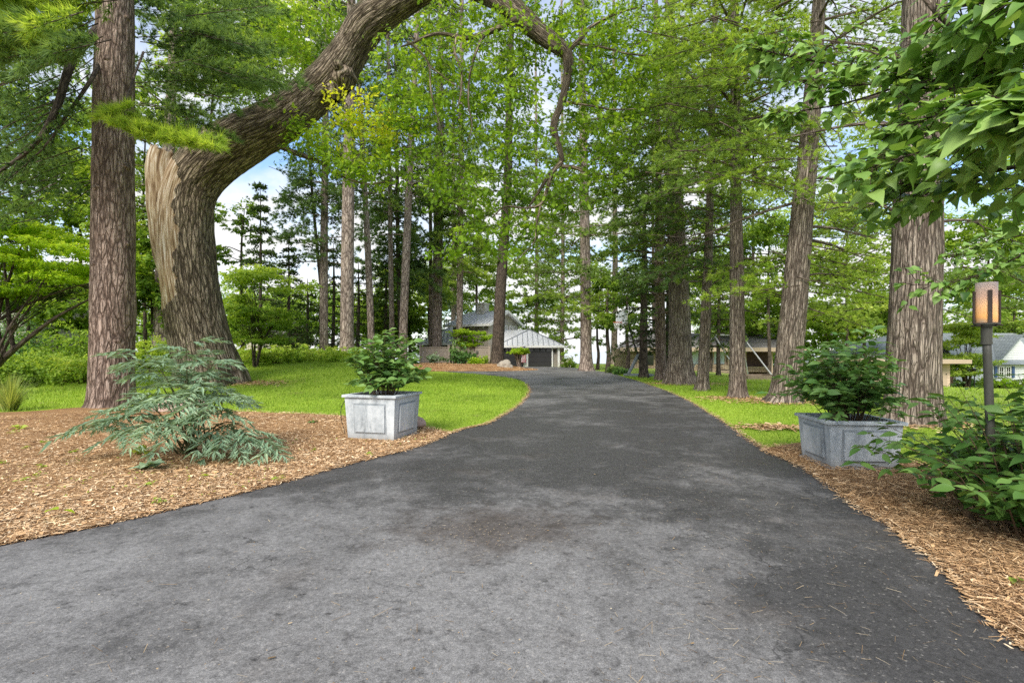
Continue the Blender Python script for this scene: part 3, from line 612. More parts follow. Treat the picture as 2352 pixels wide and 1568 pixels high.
def trunk_pts(x0, Y, pts, wpx):
    """survey rows (x, y, width scale) -> world rows with radius; cylinders look wider off axis"""
    out = []
    for (x, y, k) in pts:
        th = math.atan((x - CXP) / FPX); r = wpx * k * Y / FPX / 2 * (math.cos(th) ** .9)
        v = P(x, y, Y); out.append((v.x, v.y, v.z, r))
    return out
def pine(name, label, Y, wpx, pts, crown=None, group=None, bark=None, seed=1, flare=.35, seg=14, dead=(), mats=None, top=None, lod=1.6, Ln=.16, dens=1.0, t0=.45, blen=(2.2, 3.4), whorl=.75, nb=5, cat='tree', lump=.03, azim=None, cdroop=.1, taper=.35, extra=None, zmax=None):
    rng = np.random.default_rng(seed); bark = bark or BARK_FAR
    rows = trunk_pts(pts[0][0], Y, pts, wpx)
    x, y, z, r = rows[0]; zb = tz(x, y); rows[0] = (x, y, zb - .08, r)
    if rows[1][2] - zb < .3: rows[1] = (*rows[1][:2], zb + .5, rows[1][3])
    zt = top or (PZ(0, Y) + 2.5)
    if rows[-1][2] < zt - .5:
        a, b = np.array(rows[-2][:3]), np.array(rows[-1][:3]); d = (b - a) / max(b[2] - a[2], .1); q = b + d * (zt - b[2]); rows.append((q[0], q[1], zt, rows[-1][3] * .62))
    t = thing(name, label, cat, (x, y, zb), group)
    wood = MB(); tube(wood, rows, seg=seg, per=7 if seg < 40 else 12, lump=lump, ridge=.022 if seg >= 24 else 0, rf=6, seed=seed * 1.37, flare=root_flare(flare, max(.25, r * 1.1), 5), m=0)
    c = crv(rows, 7)
    def axis(zv):
        i = int(np.argmin(np.abs(c[:, 2] - zv))); return c[i]
    for (zv, az, ln, dr, rr) in dead:       # bare limbs
        q = axis(zv); d = np.array((math.sin(az), math.cos(az), 0)); e = [q[:3] + d * q[3] * .6, q[:3] + d * ln * .45 + (0, 0, dr * .5 + ln * .05), q[:3] + d * ln + (0, 0, dr)]
        tube(wood, [(*e[0], rr), (*e[1], rr * .7), (*e[2], rr * .2)], seg=6, m=0, cap=False)
        for k in range(int(3 + ln * 2)):
            f = .35 + .6 * rng.random(); s0 = e[0] + (e[2] - e[0]) * f; s1 = s0 + d * .35 * ln * rng.random() + rng.normal(size=3) * .22 * ln + (0, 0, -.05)
            tube(wood, [(*s0, rr * .3), (*((s0 + s1) / 2 + rng.normal(size=3) * .04), rr * .2), (*s1, .004)], seg=3, m=0, cap=False, per=3)
    nl = MB()
    if crown:
        z = crown; zc = zmax or zt
        while z < zc:
            q = axis(z); f = (z - crown) / max(zc - crown, .1); k0 = rng.random() * 6.28
            for k in range(nb):
                if rng.random() > .9: continue
                az = k0 + 6.28 * k / nb + rng.normal() * .3
                if azim is not None: az = azim[0] + azim[1] * (2 * rng.random() - 1)
                ln = (blen[0] + (blen[1] - blen[0]) * rng.random()) * (1 - taper * f)
                d = np.array((math.sin(az), math.cos(az), 0)); e = q[:3] + d * ln + (0, 0, ln * (rng.normal() * .08 - cdroop + .25 * f))
                bough(wood, nl, q[:3] + d * q[3] * .5, e, rng, r0=.022 + .013 * ln, sag=.09 * ln, tw=.4 * ln, ntw=max(6, int(5.6 * ln * dens)), tstart=.3, L=Ln * 1.1, w=.021 * lod, nn=12, step=.13 * lod, t0=t0 + .12 * rng.normal())
            z += whorl * (.7 + .6 * rng.random())
    if extra: extra(wood, nl, rng, axis)
    wood.obj('trunk', bark, t, smooth=True)
    if nl.n: nl.obj('crown', mats or N_MID, t)
    return t

def leafy(name, label, rows, clumps, mat, seed=1, group=None, bark=None, size=.13, tpl=DIAM, per=1.0, flat=.6, t0=.45, cat='tree', seg=10, lump=.04, tilt=.6, limb_r=.05, twig=4, flare=.3, cname='crown', loc=None, grad=.3, tvar=.16):
    """rows: trunk (x,y,z,r); clumps: (centre, radius, n)"""
    rng = np.random.default_rng(seed); bark = bark or BARK_DARK
    x, y, z, r = rows[0]; t = thing(name, label, cat, loc or (x, y, z), group)
    wood = MB(); tube(wood, rows, seg=seg, lump=lump, seed=seed, flare=root_flare(flare, max(.2, r), 5))
    c = crv(rows, 6); nl = MB()
    for (cen, rad, n) in clumps:
        cen = np.array(tuple(cen)); rr = rad if np.ndim(rad) == 0 else rad[0]
        dd = np.linalg.norm(c[:, :3] - cen, axis=1) + np.where(c[:, 2] > cen[2] + .2, 4.0, 0) - .25 * c[:, 2]; i = int(np.argmin(dd)); q = c[i, :3]
        midp = q * .45 + cen * .55 + rng.normal(size=3) * rr * .18 + (0, 0, .15 * rr)
        rl = min(c[i, 3] * .6, limb_r * (.6 + .8 * rng.random())); tube(wood, [(*q, rl), (*midp, rl * .65), (*cen, rl * .3)], seg=5, cap=False, seed=seed + i)
        for k in range(twig):
            e = cen + unit(rng.normal(size=3)) * rr * .85 * np.array((1, 1, flat)); a = midp + (cen - midp) * rng.random()
            tube(wood, [(*a, rl * .28), (*((a + e) / 2 + rng.normal(size=3) * rr * .08), rl * .2), (*e, .004)], seg=3, cap=False, per=3)
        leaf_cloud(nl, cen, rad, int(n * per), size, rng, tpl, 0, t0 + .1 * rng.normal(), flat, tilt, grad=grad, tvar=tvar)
    wood.obj('trunk', bark, t, smooth=True); nl.obj(cname, mat, t)
    return t
def clumps_of(rng, c, rad, k, r, n):
    out = []
    for i in range(k):
        d = unit(rng.normal(size=3)) * (rng.random() ** .4); out.append((np.array(c) + d * np.array(rad), r * (.7 + .6 * rng.random()), n))
    return out

# ======================= near left pine (pale brown plated trunk)
YL = 13.4
def left_pine_extra(wood, nl, rng, axis):
    def B(a, b, Ya, Yb, **k): bough(wood, nl, P(*a, Ya), P(*b, Yb), rng, **k)
    # two heavy dark limbs sweeping down to the left, with hanging foliage
    for mids, e, r0 in (([P(170,130,12.6), P(125,260,12.0), P(60,350,11.6)], P(-90,450,11.2), .13), ([P(205,190,12.6), P(150,270,12.2), P(95,345,12.0)], P(10,420,11.6), .06), ([P(190,110,14.), P(60,170,14.5)], P(-120,250,15), .09)):
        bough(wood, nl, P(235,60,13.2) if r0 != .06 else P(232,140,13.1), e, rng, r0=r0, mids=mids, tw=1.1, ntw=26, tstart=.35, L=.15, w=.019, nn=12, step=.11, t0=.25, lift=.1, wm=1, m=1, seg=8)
    # fine dark sprays below the limbs
    for k in range(40):
        x, y = rng.uniform(-60, 200), rng.uniform(100, 520); Yb = rng.uniform(12, 17); l = rng.uniform(80, 170)
        if y > 460 and x > 140: continue
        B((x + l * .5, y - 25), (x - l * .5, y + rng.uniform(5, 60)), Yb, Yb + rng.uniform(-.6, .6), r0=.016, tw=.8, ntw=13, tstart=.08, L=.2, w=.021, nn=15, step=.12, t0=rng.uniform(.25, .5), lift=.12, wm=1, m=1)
    # top-left lighter tufts
    for k in range(52):
        x, y = rng.uniform(-40, 225), rng.uniform(-70, 130); Yb = rng.uniform(9.5, 12.5); l = rng.uniform(90, 180)
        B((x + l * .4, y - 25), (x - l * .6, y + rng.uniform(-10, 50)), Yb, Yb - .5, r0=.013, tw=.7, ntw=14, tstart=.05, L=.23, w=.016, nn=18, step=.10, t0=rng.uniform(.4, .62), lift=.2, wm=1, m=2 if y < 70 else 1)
    # foliage between this trunk and the oak's arch
    for k in range(62):
        x, y = rng.uniform(325, 610), rng.uniform(-40, 310)
        if x + y * 1.0 > 770 and y > 140: continue
        Yb = rng.uniform(14, 17.0); l = rng.uniform(100, 200)
        B((x - l * .5, y + rng.uniform(-30, 20)), (x + l * .5, y + rng.uniform(-20, 40)), Yb, Yb + rng.uniform(-.5, .8), r0=.014, tw=.9, ntw=14, tstart=.05, L=.22, w=.018, nn=17, step=.11, t0=rng.uniform(.35, .62), lift=.15, wm=1, m=1)
    # the bright bough crossing in front of trunk and oak
    bough(wood, nl, P(330,120,13.0), P(505,322,11.2), rng, r0=.03, mids=[P(300,200,12.2), P(285,268,11.5), P(350,305,11.2)], tw=.55, ntw=46, tstart=.42, L=.25, w=.014, nn=20, step=.07, t0=.5, lift=.25, wm=1, m=2)
    bough(wood, nl, P(300,245,11.6), P(245,262,11.1), rng, r0=.015, tw=.5, ntw=16, tstart=.0, L=.26, w=.013, nn=20, step=.06, t0=.62, lift=.3, wm=1, m=2)
    for x in (280, 310, 345, 375, 405, 435, 465): bough(wood, nl, P(x - 25,284 + (x-300)*.2,11.3), P(x + 30,312 + (x-300)*.16,11.0), rng, r0=.012, tw=.36, ntw=12, tstart=.0, L=.25, w=.013, nn=20, step=.06, t0=.6, lift=.3, wm=1, m=2)
    # old branch scars
    for (x, y, s) in ((300,45,1.), (274,152,1.2), (252,440,1.3), (300,385,1.1), (310,560,.8), (245,610,1.2), (290,780,1.2), (240,765,.9)):
        v = P(x, y, YL); q = axis(v.z); dx = np.clip(v.x - q[0], -q[3] * .95, q[3] * .95); yy = q[1] - math.sqrt(max(q[3]**2 - dx**2, .001))
        a = np.array((q[0] + dx, yy + .03, v.z)); o = unit(np.array((dx, yy - q[1], .15)))
        tube(wood, [(*(a - o * .06), .12 * s), (*(a + o * .015), .085 * s), (*(a + o * .05), .05 * s), (*(a + o * .03), .015)], seg=9, m=0, lump=.25, seed=x)
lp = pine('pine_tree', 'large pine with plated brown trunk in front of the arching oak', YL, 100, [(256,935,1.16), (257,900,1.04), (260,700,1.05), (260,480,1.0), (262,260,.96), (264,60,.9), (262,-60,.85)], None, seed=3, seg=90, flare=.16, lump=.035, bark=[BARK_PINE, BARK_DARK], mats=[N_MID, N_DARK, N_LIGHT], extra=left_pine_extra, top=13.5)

# ======================= the oak that arches over the drive
YO = 18.6
def W(px, Y, x): return px * Y / FPX / 2 * math.cos(math.atan((x - CXP) / FPX)) ** .9
def oak_tree():
    rng = np.random.default_rng(21)
    b = P(482, 882, YO); zb = tz(b.x, YO); t = thing('oak_tree', 'massive leaning oak with furrowed bark and a limb arching over the driveway', 'tree', (b.x, YO, zb))
    main = [(484,905,155,YO),(480,860,150,YO),(461,780,140,YO),(445,700,136,YO),(430,600,134,YO),(426,500,132,YO),(440,425,132,YO),(486,368,132,YO),(555,320,122,YO),(645,274,106,YO),(718,216,96,YO),(772,165,92,YO-.2),(812,105,82,YO-.4),(848,52,84,YO-.7),(905,10,76,YO-1),(985,-34,66,YO-1.6),(1070,-38,60,YO-2.0),(1140,-8,54,YO-2.3),(1196,38,48,YO-2.6),(1246,80,40,YO-2.8),(1285,108,35,YO-3),(1304,132,25,YO-3),(1302,185,18,YO-3),(1288,240,15,YO-3.1),(1272,292,16,YO-3.1),(1286,345,13,YO-3.2),(1288,372,11,YO-3.2),(1262,400,9,YO-3.3),(1238,440,7,YO-3.4),(1212,480,4,YO-3.5)]
    rows = [(*P(x, y, Y), W(w, Y, x)) for x, y, w, Y in main]; rows[0] = (*rows[0][:2], zb - .15, rows[0][3])
    wood = MB()
    def bare(V, s, a):   # stripped wood on the upper left of the bole
        px = V[..., 0] / V[..., 1] * FPX + CXP; py = HYP - (V[..., 2] - CAMH) / V[..., 1] * FPX
        lim = np.interp(py, [300, 360, 480, 560, 640, 690, 730], [408, 404, 400, 404, 400, 394, 362])
        lim = lim + 7 * np.sin(py * .05) + 4 * np.sin(py * .17)
        f = np.clip(.5 + (lim - px) / 55, 0, 1) * np.where((py < 735) & (py > 300) & (px < 470), 1, 0); return np.where(V[..., 1] < YO + .4, f, 0)
    for i in range(1): tube(wood, rows, seg=120, per=11, lump=.06, ridge=.035, rf=5.5, seed=4.2, flare=root_flare(.22, .7, 6), barefn=bare)
    def br(pts, taper=True):
        tube(wood, [(*P(x, y, Y), W(w, Y, x)) for x, y, w, Y in pts], seg=10, per=6, lump=.08, seed=pts[0][0], cap=True)
    # burr at the elbow and other knots
    for (x, y, w, Y) in ((790,180,62,YO-.45), (770,205,58,YO-.3), (776,150,24,YO-.95), (860,34,50,YO-.9)):
        v = P(x, y, Y); r = W(w, Y, x); tube(wood, [(v.x, v.y, v.z - r, r * .4), (v.x, v.y, v.z - r*.5, r * .9), (v.x, v.y, v.z, r), (v.x, v.y, v.z + r*.5, r*.85), (v.x, v.y, v.z + r, r*.3)], seg=16, lump=.22, seed=x)
    br([(1235,50,20,15.9),(1180,48,15,15.8),(1140,68,13,15.7),(1110,78,12,15.6),(1070,88,10,15.5),(1020,78,8,15.5),(985,82,7,15.4),(950,98,6,15.4),(920,108,3,15.4)])
    br([(1160,58,9,15.7),(1120,75,8,15.6),(1103,98,3,15.5)])
    br([(1050,78,7,15.5),(1045,120,6,15.5),(1060,165,5,15.4),(1058,215,4,15.3),(1050,250,2,15.3)])
    br([(1105,92,7,15.5),(1090,130,6,15.4),(1078,180,5,15.4),(1076,240,4,15.3),(1084,290,3,15.2),(1072,330,2,15.1)])
    br([(935,95,6,16),(965,120,5,16),(985,150,4,15.9),(990,210,3.5,15.8),(1005,270,3,15.7),(1018,320,2,15.6)])
    br([(985,150,4,15.9),(1030,185,3,15.8),(1075,215,2,15.7)])
    br([(1288,374,13,15.3),(1270,395,10,15.2),(1255,440,9,15.2),(1240,470,7,15.1),(1205,478,5,15.1),(1160,475,4,15.),(1130,500,2,15.)])
    br([(1290,382,9,15.3),(1320,385,9,15.3),(1340,392,8,15.3),(1343,384,3,15.3)])
    br([(1242,470,5,15.1),(1232,520,4,15.),(1225,560,3,15.),(1180,600,2,14.9)])
    br([(1300,120,14,15.6),(1330,92,11,15.7),(1360,60,8,15.8),(1420,30,5,16),(1480,15,3,16.2)])
    br([(1315,100,6,15.7),(1380,108,5,15.8),(1450,125,4,16),(1530,130,2,16.2)])
    br([(1300,235,7,15.5),(1350,242,5,15.6),(1410,252,4,15.8),(1460,250,2,16)])
    br([(640,335,14,18.4),(680,352,12,18.2),(735,372,9,18.),(770,400,5,17.8),(800,380,4,17.7),(840,340,3,17.6)])
    br([(770,400,5,17.8),(840,422,4,17.7),(900,415,3,17.6)])
    br([(845,45,22,YO-.6),(835,-10,18,YO-.4),(800,-80,14,YO)])
    br([(470,350,30,YO),(430,300,14,YO),(440,240,8,YO)])
    wood.obj('trunk', BARK_OAK, t, smooth=True)
    # broken stub of the lost second stem: bare splintered wood
    st = MB()
    rows2 = [(*P(x, y, YO - .12), W(w, YO, x)) for x, y, w in ((398,640,60),(390,560,84),(384,470,92),(382,410,92),(384,376,92),(390,356,92))]
    c = crv(rows2, 10); tube(st, rows2, seg=44, per=10, lump=.05, ridge=.03, seed=2.2, barefn=lambda V, s, a: np.where((V[..., 0] / V[..., 1] * FPX + CXP) < 408, 1.0, .1), cap=False)
    top = st.V[-1].reshape(-1, 44, 3)[-1]; zj = np.array([.22 * mnoise.noise(Vector((k * .7, 1, 3))) + .12 * (k % 3 == 0) for k in range(44)])
    jag = top + np.stack([0 * zj, 0 * zj, zj], -1); cen = top.mean(0) - np.array((0, 0, .25))
    st.add(np.vstack([top, jag, cen[None]]), [np.array([(k, (k+1) % 44, 44 + (k+1) % 44, 44 + k) for k in range(44)]), np.array([(44 + k, 44 + (k+1) % 44, 88) for k in range(44)])], 0, .5, np.vstack([np.tile((0, 0, 4.), (44, 1)), np.tile((0, .4, 5.), (44, 1)), np.zeros((1, 3)) + (.3, .3, 4.5)]), 1.0)
    st.obj('broken_stub', BARK_OAK, t, smooth=True, label='bare splintered wood where a second stem broke away')
    nl = MB()
    tw = MB()
    def cl(x, y, Y, rx, ry, n, t0=.42, m=0, size=.185):
        Y = Y + (.75 if Y < 17 else 0); cen = np.array(P(x, y, Y)); s = Y / FPX; k = int(n * 1.15 / 20); t0 = t0 + .08 * rng.normal()
        for i in range(k):      # drooping leafy sprays
            d = unit(rng.normal(size=3)) * rng.random() ** .45; q = cen + d * np.array((rx * s * 1.15, 1.25, ry * s * 1.15))
            ax_ = unit(rng.normal(size=3) * np.array((1, .9, .25))); ln = .45 + .55 * rng.random(); e = q + ax_ * ln + np.array((0, 0, -.28 * ln * rng.random())); q0 = q - ax_ * ln * .6 + np.array((0, 0, .02))
            tube(tw, [(*q0, .008), (*q, .006), (*e, .003)], seg=3, cap=False, per=3)
            nn_ = rng.integers(12, 26); f = rng.random(nn_)[:, None] ** .8; pos = q0 * (1 - f) + e * f + rng.normal(size=(nn_, 3)) * np.array((.1, .1, .07))
            out = ax_ * .5 + rng.normal(size=(nn_, 3)) * .8; out[:, 2] -= .3; nr = np.stack([.7 * rng.normal(size=nn_), .7 * rng.normal(size=nn_) - .2, np.ones(nn_)], -1)
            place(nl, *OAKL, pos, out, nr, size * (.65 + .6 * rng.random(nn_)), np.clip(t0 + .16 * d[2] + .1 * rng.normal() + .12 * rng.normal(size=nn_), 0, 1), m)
    # upper left against the sky, backlight put into a brighter leaf tint
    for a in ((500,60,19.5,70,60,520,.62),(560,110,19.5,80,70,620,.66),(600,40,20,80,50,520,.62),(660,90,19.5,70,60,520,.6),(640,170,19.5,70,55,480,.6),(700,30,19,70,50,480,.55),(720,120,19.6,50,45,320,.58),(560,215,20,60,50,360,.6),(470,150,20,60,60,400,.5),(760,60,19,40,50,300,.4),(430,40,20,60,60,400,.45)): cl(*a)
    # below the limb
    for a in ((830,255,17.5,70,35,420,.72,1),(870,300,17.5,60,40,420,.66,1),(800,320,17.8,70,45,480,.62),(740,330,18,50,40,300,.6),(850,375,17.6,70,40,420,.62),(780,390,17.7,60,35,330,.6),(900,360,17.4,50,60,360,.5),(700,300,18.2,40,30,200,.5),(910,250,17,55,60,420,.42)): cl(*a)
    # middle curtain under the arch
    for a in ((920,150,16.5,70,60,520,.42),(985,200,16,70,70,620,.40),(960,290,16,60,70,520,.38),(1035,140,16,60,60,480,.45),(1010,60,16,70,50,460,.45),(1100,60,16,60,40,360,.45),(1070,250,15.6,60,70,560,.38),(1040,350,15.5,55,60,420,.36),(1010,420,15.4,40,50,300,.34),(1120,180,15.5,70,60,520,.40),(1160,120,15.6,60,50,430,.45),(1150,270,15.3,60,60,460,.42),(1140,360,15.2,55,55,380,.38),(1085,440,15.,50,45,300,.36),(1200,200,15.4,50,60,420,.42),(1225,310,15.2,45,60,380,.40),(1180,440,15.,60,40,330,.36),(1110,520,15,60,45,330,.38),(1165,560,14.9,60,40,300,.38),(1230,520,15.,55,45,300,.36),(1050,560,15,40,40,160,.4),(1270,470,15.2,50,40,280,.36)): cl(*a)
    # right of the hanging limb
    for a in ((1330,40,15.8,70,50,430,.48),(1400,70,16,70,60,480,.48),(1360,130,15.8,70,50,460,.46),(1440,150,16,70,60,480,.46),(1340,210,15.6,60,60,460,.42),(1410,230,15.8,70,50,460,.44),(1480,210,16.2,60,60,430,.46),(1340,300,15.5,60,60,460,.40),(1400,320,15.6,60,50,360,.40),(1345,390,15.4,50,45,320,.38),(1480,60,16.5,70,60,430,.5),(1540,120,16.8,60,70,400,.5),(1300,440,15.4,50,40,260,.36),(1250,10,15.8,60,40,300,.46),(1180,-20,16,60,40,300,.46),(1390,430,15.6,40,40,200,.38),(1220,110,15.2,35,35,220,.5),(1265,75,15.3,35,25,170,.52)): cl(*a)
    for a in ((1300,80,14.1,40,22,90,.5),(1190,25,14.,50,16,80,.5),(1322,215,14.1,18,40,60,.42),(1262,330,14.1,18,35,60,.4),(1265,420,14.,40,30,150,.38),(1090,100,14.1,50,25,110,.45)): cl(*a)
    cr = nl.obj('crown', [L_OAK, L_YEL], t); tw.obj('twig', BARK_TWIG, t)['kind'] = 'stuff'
oak_tree()

# ======================= pines beyond the lawn on the left
GL = 'tall bare-trunked pines beyond the left lawn'
pine('pine_tree', 'slim dark pine at the left end of the row, foliage plates on its upper trunk', 36, 20, [(745,818,1.2),(744,790,1.0),(744,600,.95),(746,420,.8),(748,250,.7)], 8.2, GL, seed=31, bark=BARK_FAR, mats=N_DARK, lod=2.6, Ln=.26, blen=(1.4, 3.2), whorl=1.0, t0=.4)
pine('pine_tree', 'thickest grey pine of the left row, knotty bare trunk', 33, 32, [(797,832,1.15),(797,790,1.0),(798,600,.95),(801,400,.85),(803,250,.75)], 15, GL, seed=32, mats=N_DARK, lod=2.6, Ln=.26, blen=(1.5, 3.), whorl=1.1)
pine('pine_tree', 'pine leaning left at its top, right of the thickest grey trunk', 39, 16, [(853,800,1.1),(852,760,1.0),(846,600,.95),(838,440,.8),(830,300,.7)], 13, GL, seed=33, mats=N_MID, lod=2.8, Ln=.28, blen=(1.5, 3.), whorl=1.1)
pine('pine_tree', 'thin straight pine between two leaning pines in the left row', 42, 12, [(901,800,1.1),(900,760,1.),(897,560,.9),(895,400,.8)], 11, GL, seed=34, mats=N_DARK, lod=2.8, Ln=.28, blen=(1.3, 2.6), whorl=1.1)
pine('pine_tree', 'thin dark pine close beside the right-leaning pine', 46, 11, [(921,800,1.1),(919,740,1.),(914,560,.9),(912,400,.8)], 8, GL, seed=35, mats=N_DARK, lod=3, Ln=.3, blen=(1.6, 3.4), whorl=1.0, bark=BARK_DARK)
pine('pine_tree', 'pine leaning right at its top, nearest the driveway in the left row', 41, 19, [(925,800,1.1),(927,740,1.),(934,560,.95),(942,380,.8),(947,280,.75)], 14, GL, seed=36, mats=N_MID, lod=2.8, Ln=.28, blen=(1.5, 3.), whorl=1.1)
GH = 'pines standing around the lake house'
pine('pine_tree', 'very thin pine touching the left side of a thick pine behind the fence', 50, 9, [(988,820,1.1),(989,740,1.),(989,560,.95),(988,400,.8)], 15, GH, seed=37, mats=N_DARK, lod=3, Ln=.3, blen=(1.2, 2.4), whorl=1.2)
pine('pine_tree', 'thick pine rising from behind the wooden fence left of the house', 48.5, 23, [(1002,830,1.2),(1003,760,1.05),(1006,560,.95),(1008,400,.85),(1010,250,.7)], 15.5, GH, seed=38, mats=N_MID, lod=3, Ln=.3, blen=(1.8, 3.2), whorl=1.2)
pine('pine_tree', 'pine crossing the left half of the house roof', 47.5, 15, [(1054,830,1.1),(1055,760,1.),(1057,600,.95),(1058,450,.85)], 9.5, GH, seed=39, mats=N_MID, lod=3, Ln=.3, blen=(1.8, 3.6), whorl=1.2)
pine('pine_tree', 'dark pine on the mulch island in front of the garage', 42.5, 28, [(1142,840,1.15),(1144,790,1.),(1151,650,.9),(1160,520,.8),(1166,420,.7),(1170,250,.6)], 12, GH, seed=40, mats=N_MID, lod=2.8, Ln=.28, blen=(1.8, 3.4), whorl=1.1, bark=BARK_DARK)
pine('pine_tree', 'grey pine at the right edge of the drive before the bright lake', 38, 26, [(1346,850,1.2),(1346,800,1.),(1345,650,.95),(1343,500,.85),(1341,380,.75)], 10.5, GH, seed=41, mats=N_MID, lod=2.6, Ln=.26, blen=(2., 3.8), whorl=1.0, bark=BARK_FAR)
# lakeside pines behind the house, whose boughs show over the roofs
for k, (x, Y, w, cr, lb) in enumerate(((1230,60,9,3.2,'distant pine behind the garage roof, boughs low over the lake'),(1290,58,10,2.6,'slender distant pine right of the garage, drooping yellowish boughs'),(1410,58,14,4.5,'distant pine behind the basketball hoop'),(1040,66,12,5.0,'distant pine behind the left roof of the house'))):
    pine('pine_tree', lb, Y, w, [(x,842,1.1),(x+1,780,1.),(x+3,600,.9),(x+2,420,.7)], cr, 'distant lakeside pines', seed=60 + k, mats=N_MID if k % 2 else N_LIGHT, lod=3.6, Ln=.36, blen=(2.2, 4.6), whorl=1.3, t0=.5, dens=1.0, zmax=26)

# ======================= right-hand row
GR = 'pines along the right edge of the driveway'
pine('pine_tree', 'pale slim trunk just left of the stoutest right-hand pine', 25.5, 25, [(1519,876,1.3),(1518,840,1.0),(1516,720,.95),(1514,560,.8),(1512,420,.6)], 3.6, GR, seed=43, mats=N_DARK, lod=2., Ln=.2, blen=(1.3, 2.6), whorl=.6, bark=BARK_PINE, zmax=12, dens=1.1)
pine('pine_tree', 'stoutest pine of the right-hand row with wide mossy root flare', 22.6, 54, [(1565,884,1.15),(1563,850,1.0),(1560,700,.9),(1552,500,.72),(1546,300,.6),(1542,150,.5)], 4.9, GR, seed=44, mats=N_MID, lod=1.9, Ln=.2, blen=(2.2, 4.0), whorl=.85, bark=BARK_PINE_R, flare=.5, seg=28, t0=.42, dens=.95)
pine('pine_tree', 'thinnest pine of the right-hand row, between two thicker trunks', 19, 27, [(1612,897,1.25),(1615,860,1.0),(1622,700,.9),(1628,550,.75),(1632,400,.62)], 7.4, GR, seed=45, mats=N_MID, lod=1.8, Ln=.19, blen=(1.4, 2.8), whorl=.8, bark=BARK_PINE_R, seg=18,
     dead=((4.0, 1.4, 1.6, .5, .035), (3.2, 1.5, 2.2, -.35, .03), (5.5, -1.4, 1.5, .2, .03), (4.8, 1.9, 1.8, -.2, .03)))
pine('pine_tree', 'straight slender pine third from the right in the row', 16, 38, [(1695,914,1.25),(1694,880,1.0),(1693,700,.9),(1691,520,.78),(1690,380,.66)], 7.6, GR, seed=46, mats=N_LIGHT, lod=1.6, Ln=.19, blen=(1.6, 3.2), whorl=.7, bark=BARK_PINE_R, seg=24, t0=.42, flare=.3,
     dead=((6.1, 1.2, 1.9, -.2, .03), (3.6, 1.5, 2.6, -.9, .035), (4.6, 1.7, 2.2, -.25, .03), (5.3, -1.4, 1.8, .1, .03)))
pine('pine_tree', 'pine leaning right with a white resin streak, behind the right planter', 14.6, 62, [(1800,930,1.3),(1806,890,1.05),(1822,720,1.0),(1840,520,.86),(1858,330,.74),(1868,200,.66),(1876,80,.55)], 9.3, GR, seed=47, mats=N_LIGHT, lod=1.5, Ln=.19, blen=(1.8, 3.4), whorl=.8, bark=BARK_PINE_R, seg=32, flare=.35, t0=.5, dens=.8,
     dead=((8.2, 1.4, 1.7, .25, .05), (7.6, -1.3, 1.5, .3, .03), (6.6, 1.5, 1.9, -.3, .05), (5.2, 1.6, 2.1, -.35, .05), (4.6, 1.3, 2.6, -.5, .055), (5.9, -1.5, 3.6, -1.25, .05), (3.7, 1.5, 1.5, .05, .04), (4.1, 1.7, 1.1, .5, .03), (7.0, 2.6, .5, .5, .03), (6.2, 2.8, .5, .6, .03), (7.4, -1.8, 1.0, -.1, .02)))
pine('pine_tree', 'massive pine with deeply furrowed trunk beside the lamp post', 10.4, 118, [(2092,965,1.2),(2094,920,1.1),(2100,750,1.04),(2106,550,1.0),(2112,350,.95),(2120,120,.88),(2124,-40,.82)], None, GR, seed=48, bark=BARK_PINE_R, seg=96, flare=.14, lump=.03,
     dead=((4.15, 1.7, 1.3, .1, .05), (3.35, 1.9, .75, .2, .05), (6.2, -1.2, 2.4, .1, .05), (7.3, -1.5, 2.0, .6, .06), (7.6, 1.5, 2., .6, .05), (4.3, -1.4, 1.8, .35, .04), (6.9, -1.8, 1.9, -.4, .04)), top=10.5)
# ---------------------------------------------------------------- background woods
def wood_tree(label, x, y, Y, rx, ry, mat, seed, trunk_x=None, wpx=8, k=38, n=330, size=.24, flat=.55, t0=.45, group=None, name='deciduous_tree', depth=None, r=None, bark=None, base_y=None, grad=.3):
    rng = np.random.default_rng(seed); s = Y / FPX; c = P(x, y, Y); tx = trunk_x if trunk_x is not None else x
    b = base(tx, Y); w = wpx * s / 2
    rows = [(b.x, Y, b.z - .1, w * 1.2), (b.x + .1, Y, b.z + 1.2, w), ((b.x + c.x) / 2, Y, (b.z + c.z) / 2, w * .8), (c.x, Y, c.z, w * .55), (c.x + .2, Y, c.z + ry * s * .7, w * .2)]
    dp = depth or min(3.0, rx * s); cl = []
    for i in range(k):
        d = unit(rng.normal(size=3)) * (.35 + .65 * rng.random() ** .6)
        q = np.array(c) + d * np.array((rx * s, dp, ry * s)); cl.append((q, (r or .17 * (rx + ry) * s) * (.6 + .7 * rng.random()), n))
    return leafy(name, label, rows, cl, mat, seed, group, bark or BARK_DARK, size, DIAM, flat=flat, t0=t0, limb_r=.06, twig=3, seg=9, grad=grad)
GW = 'leafy trees in the woods on the left'
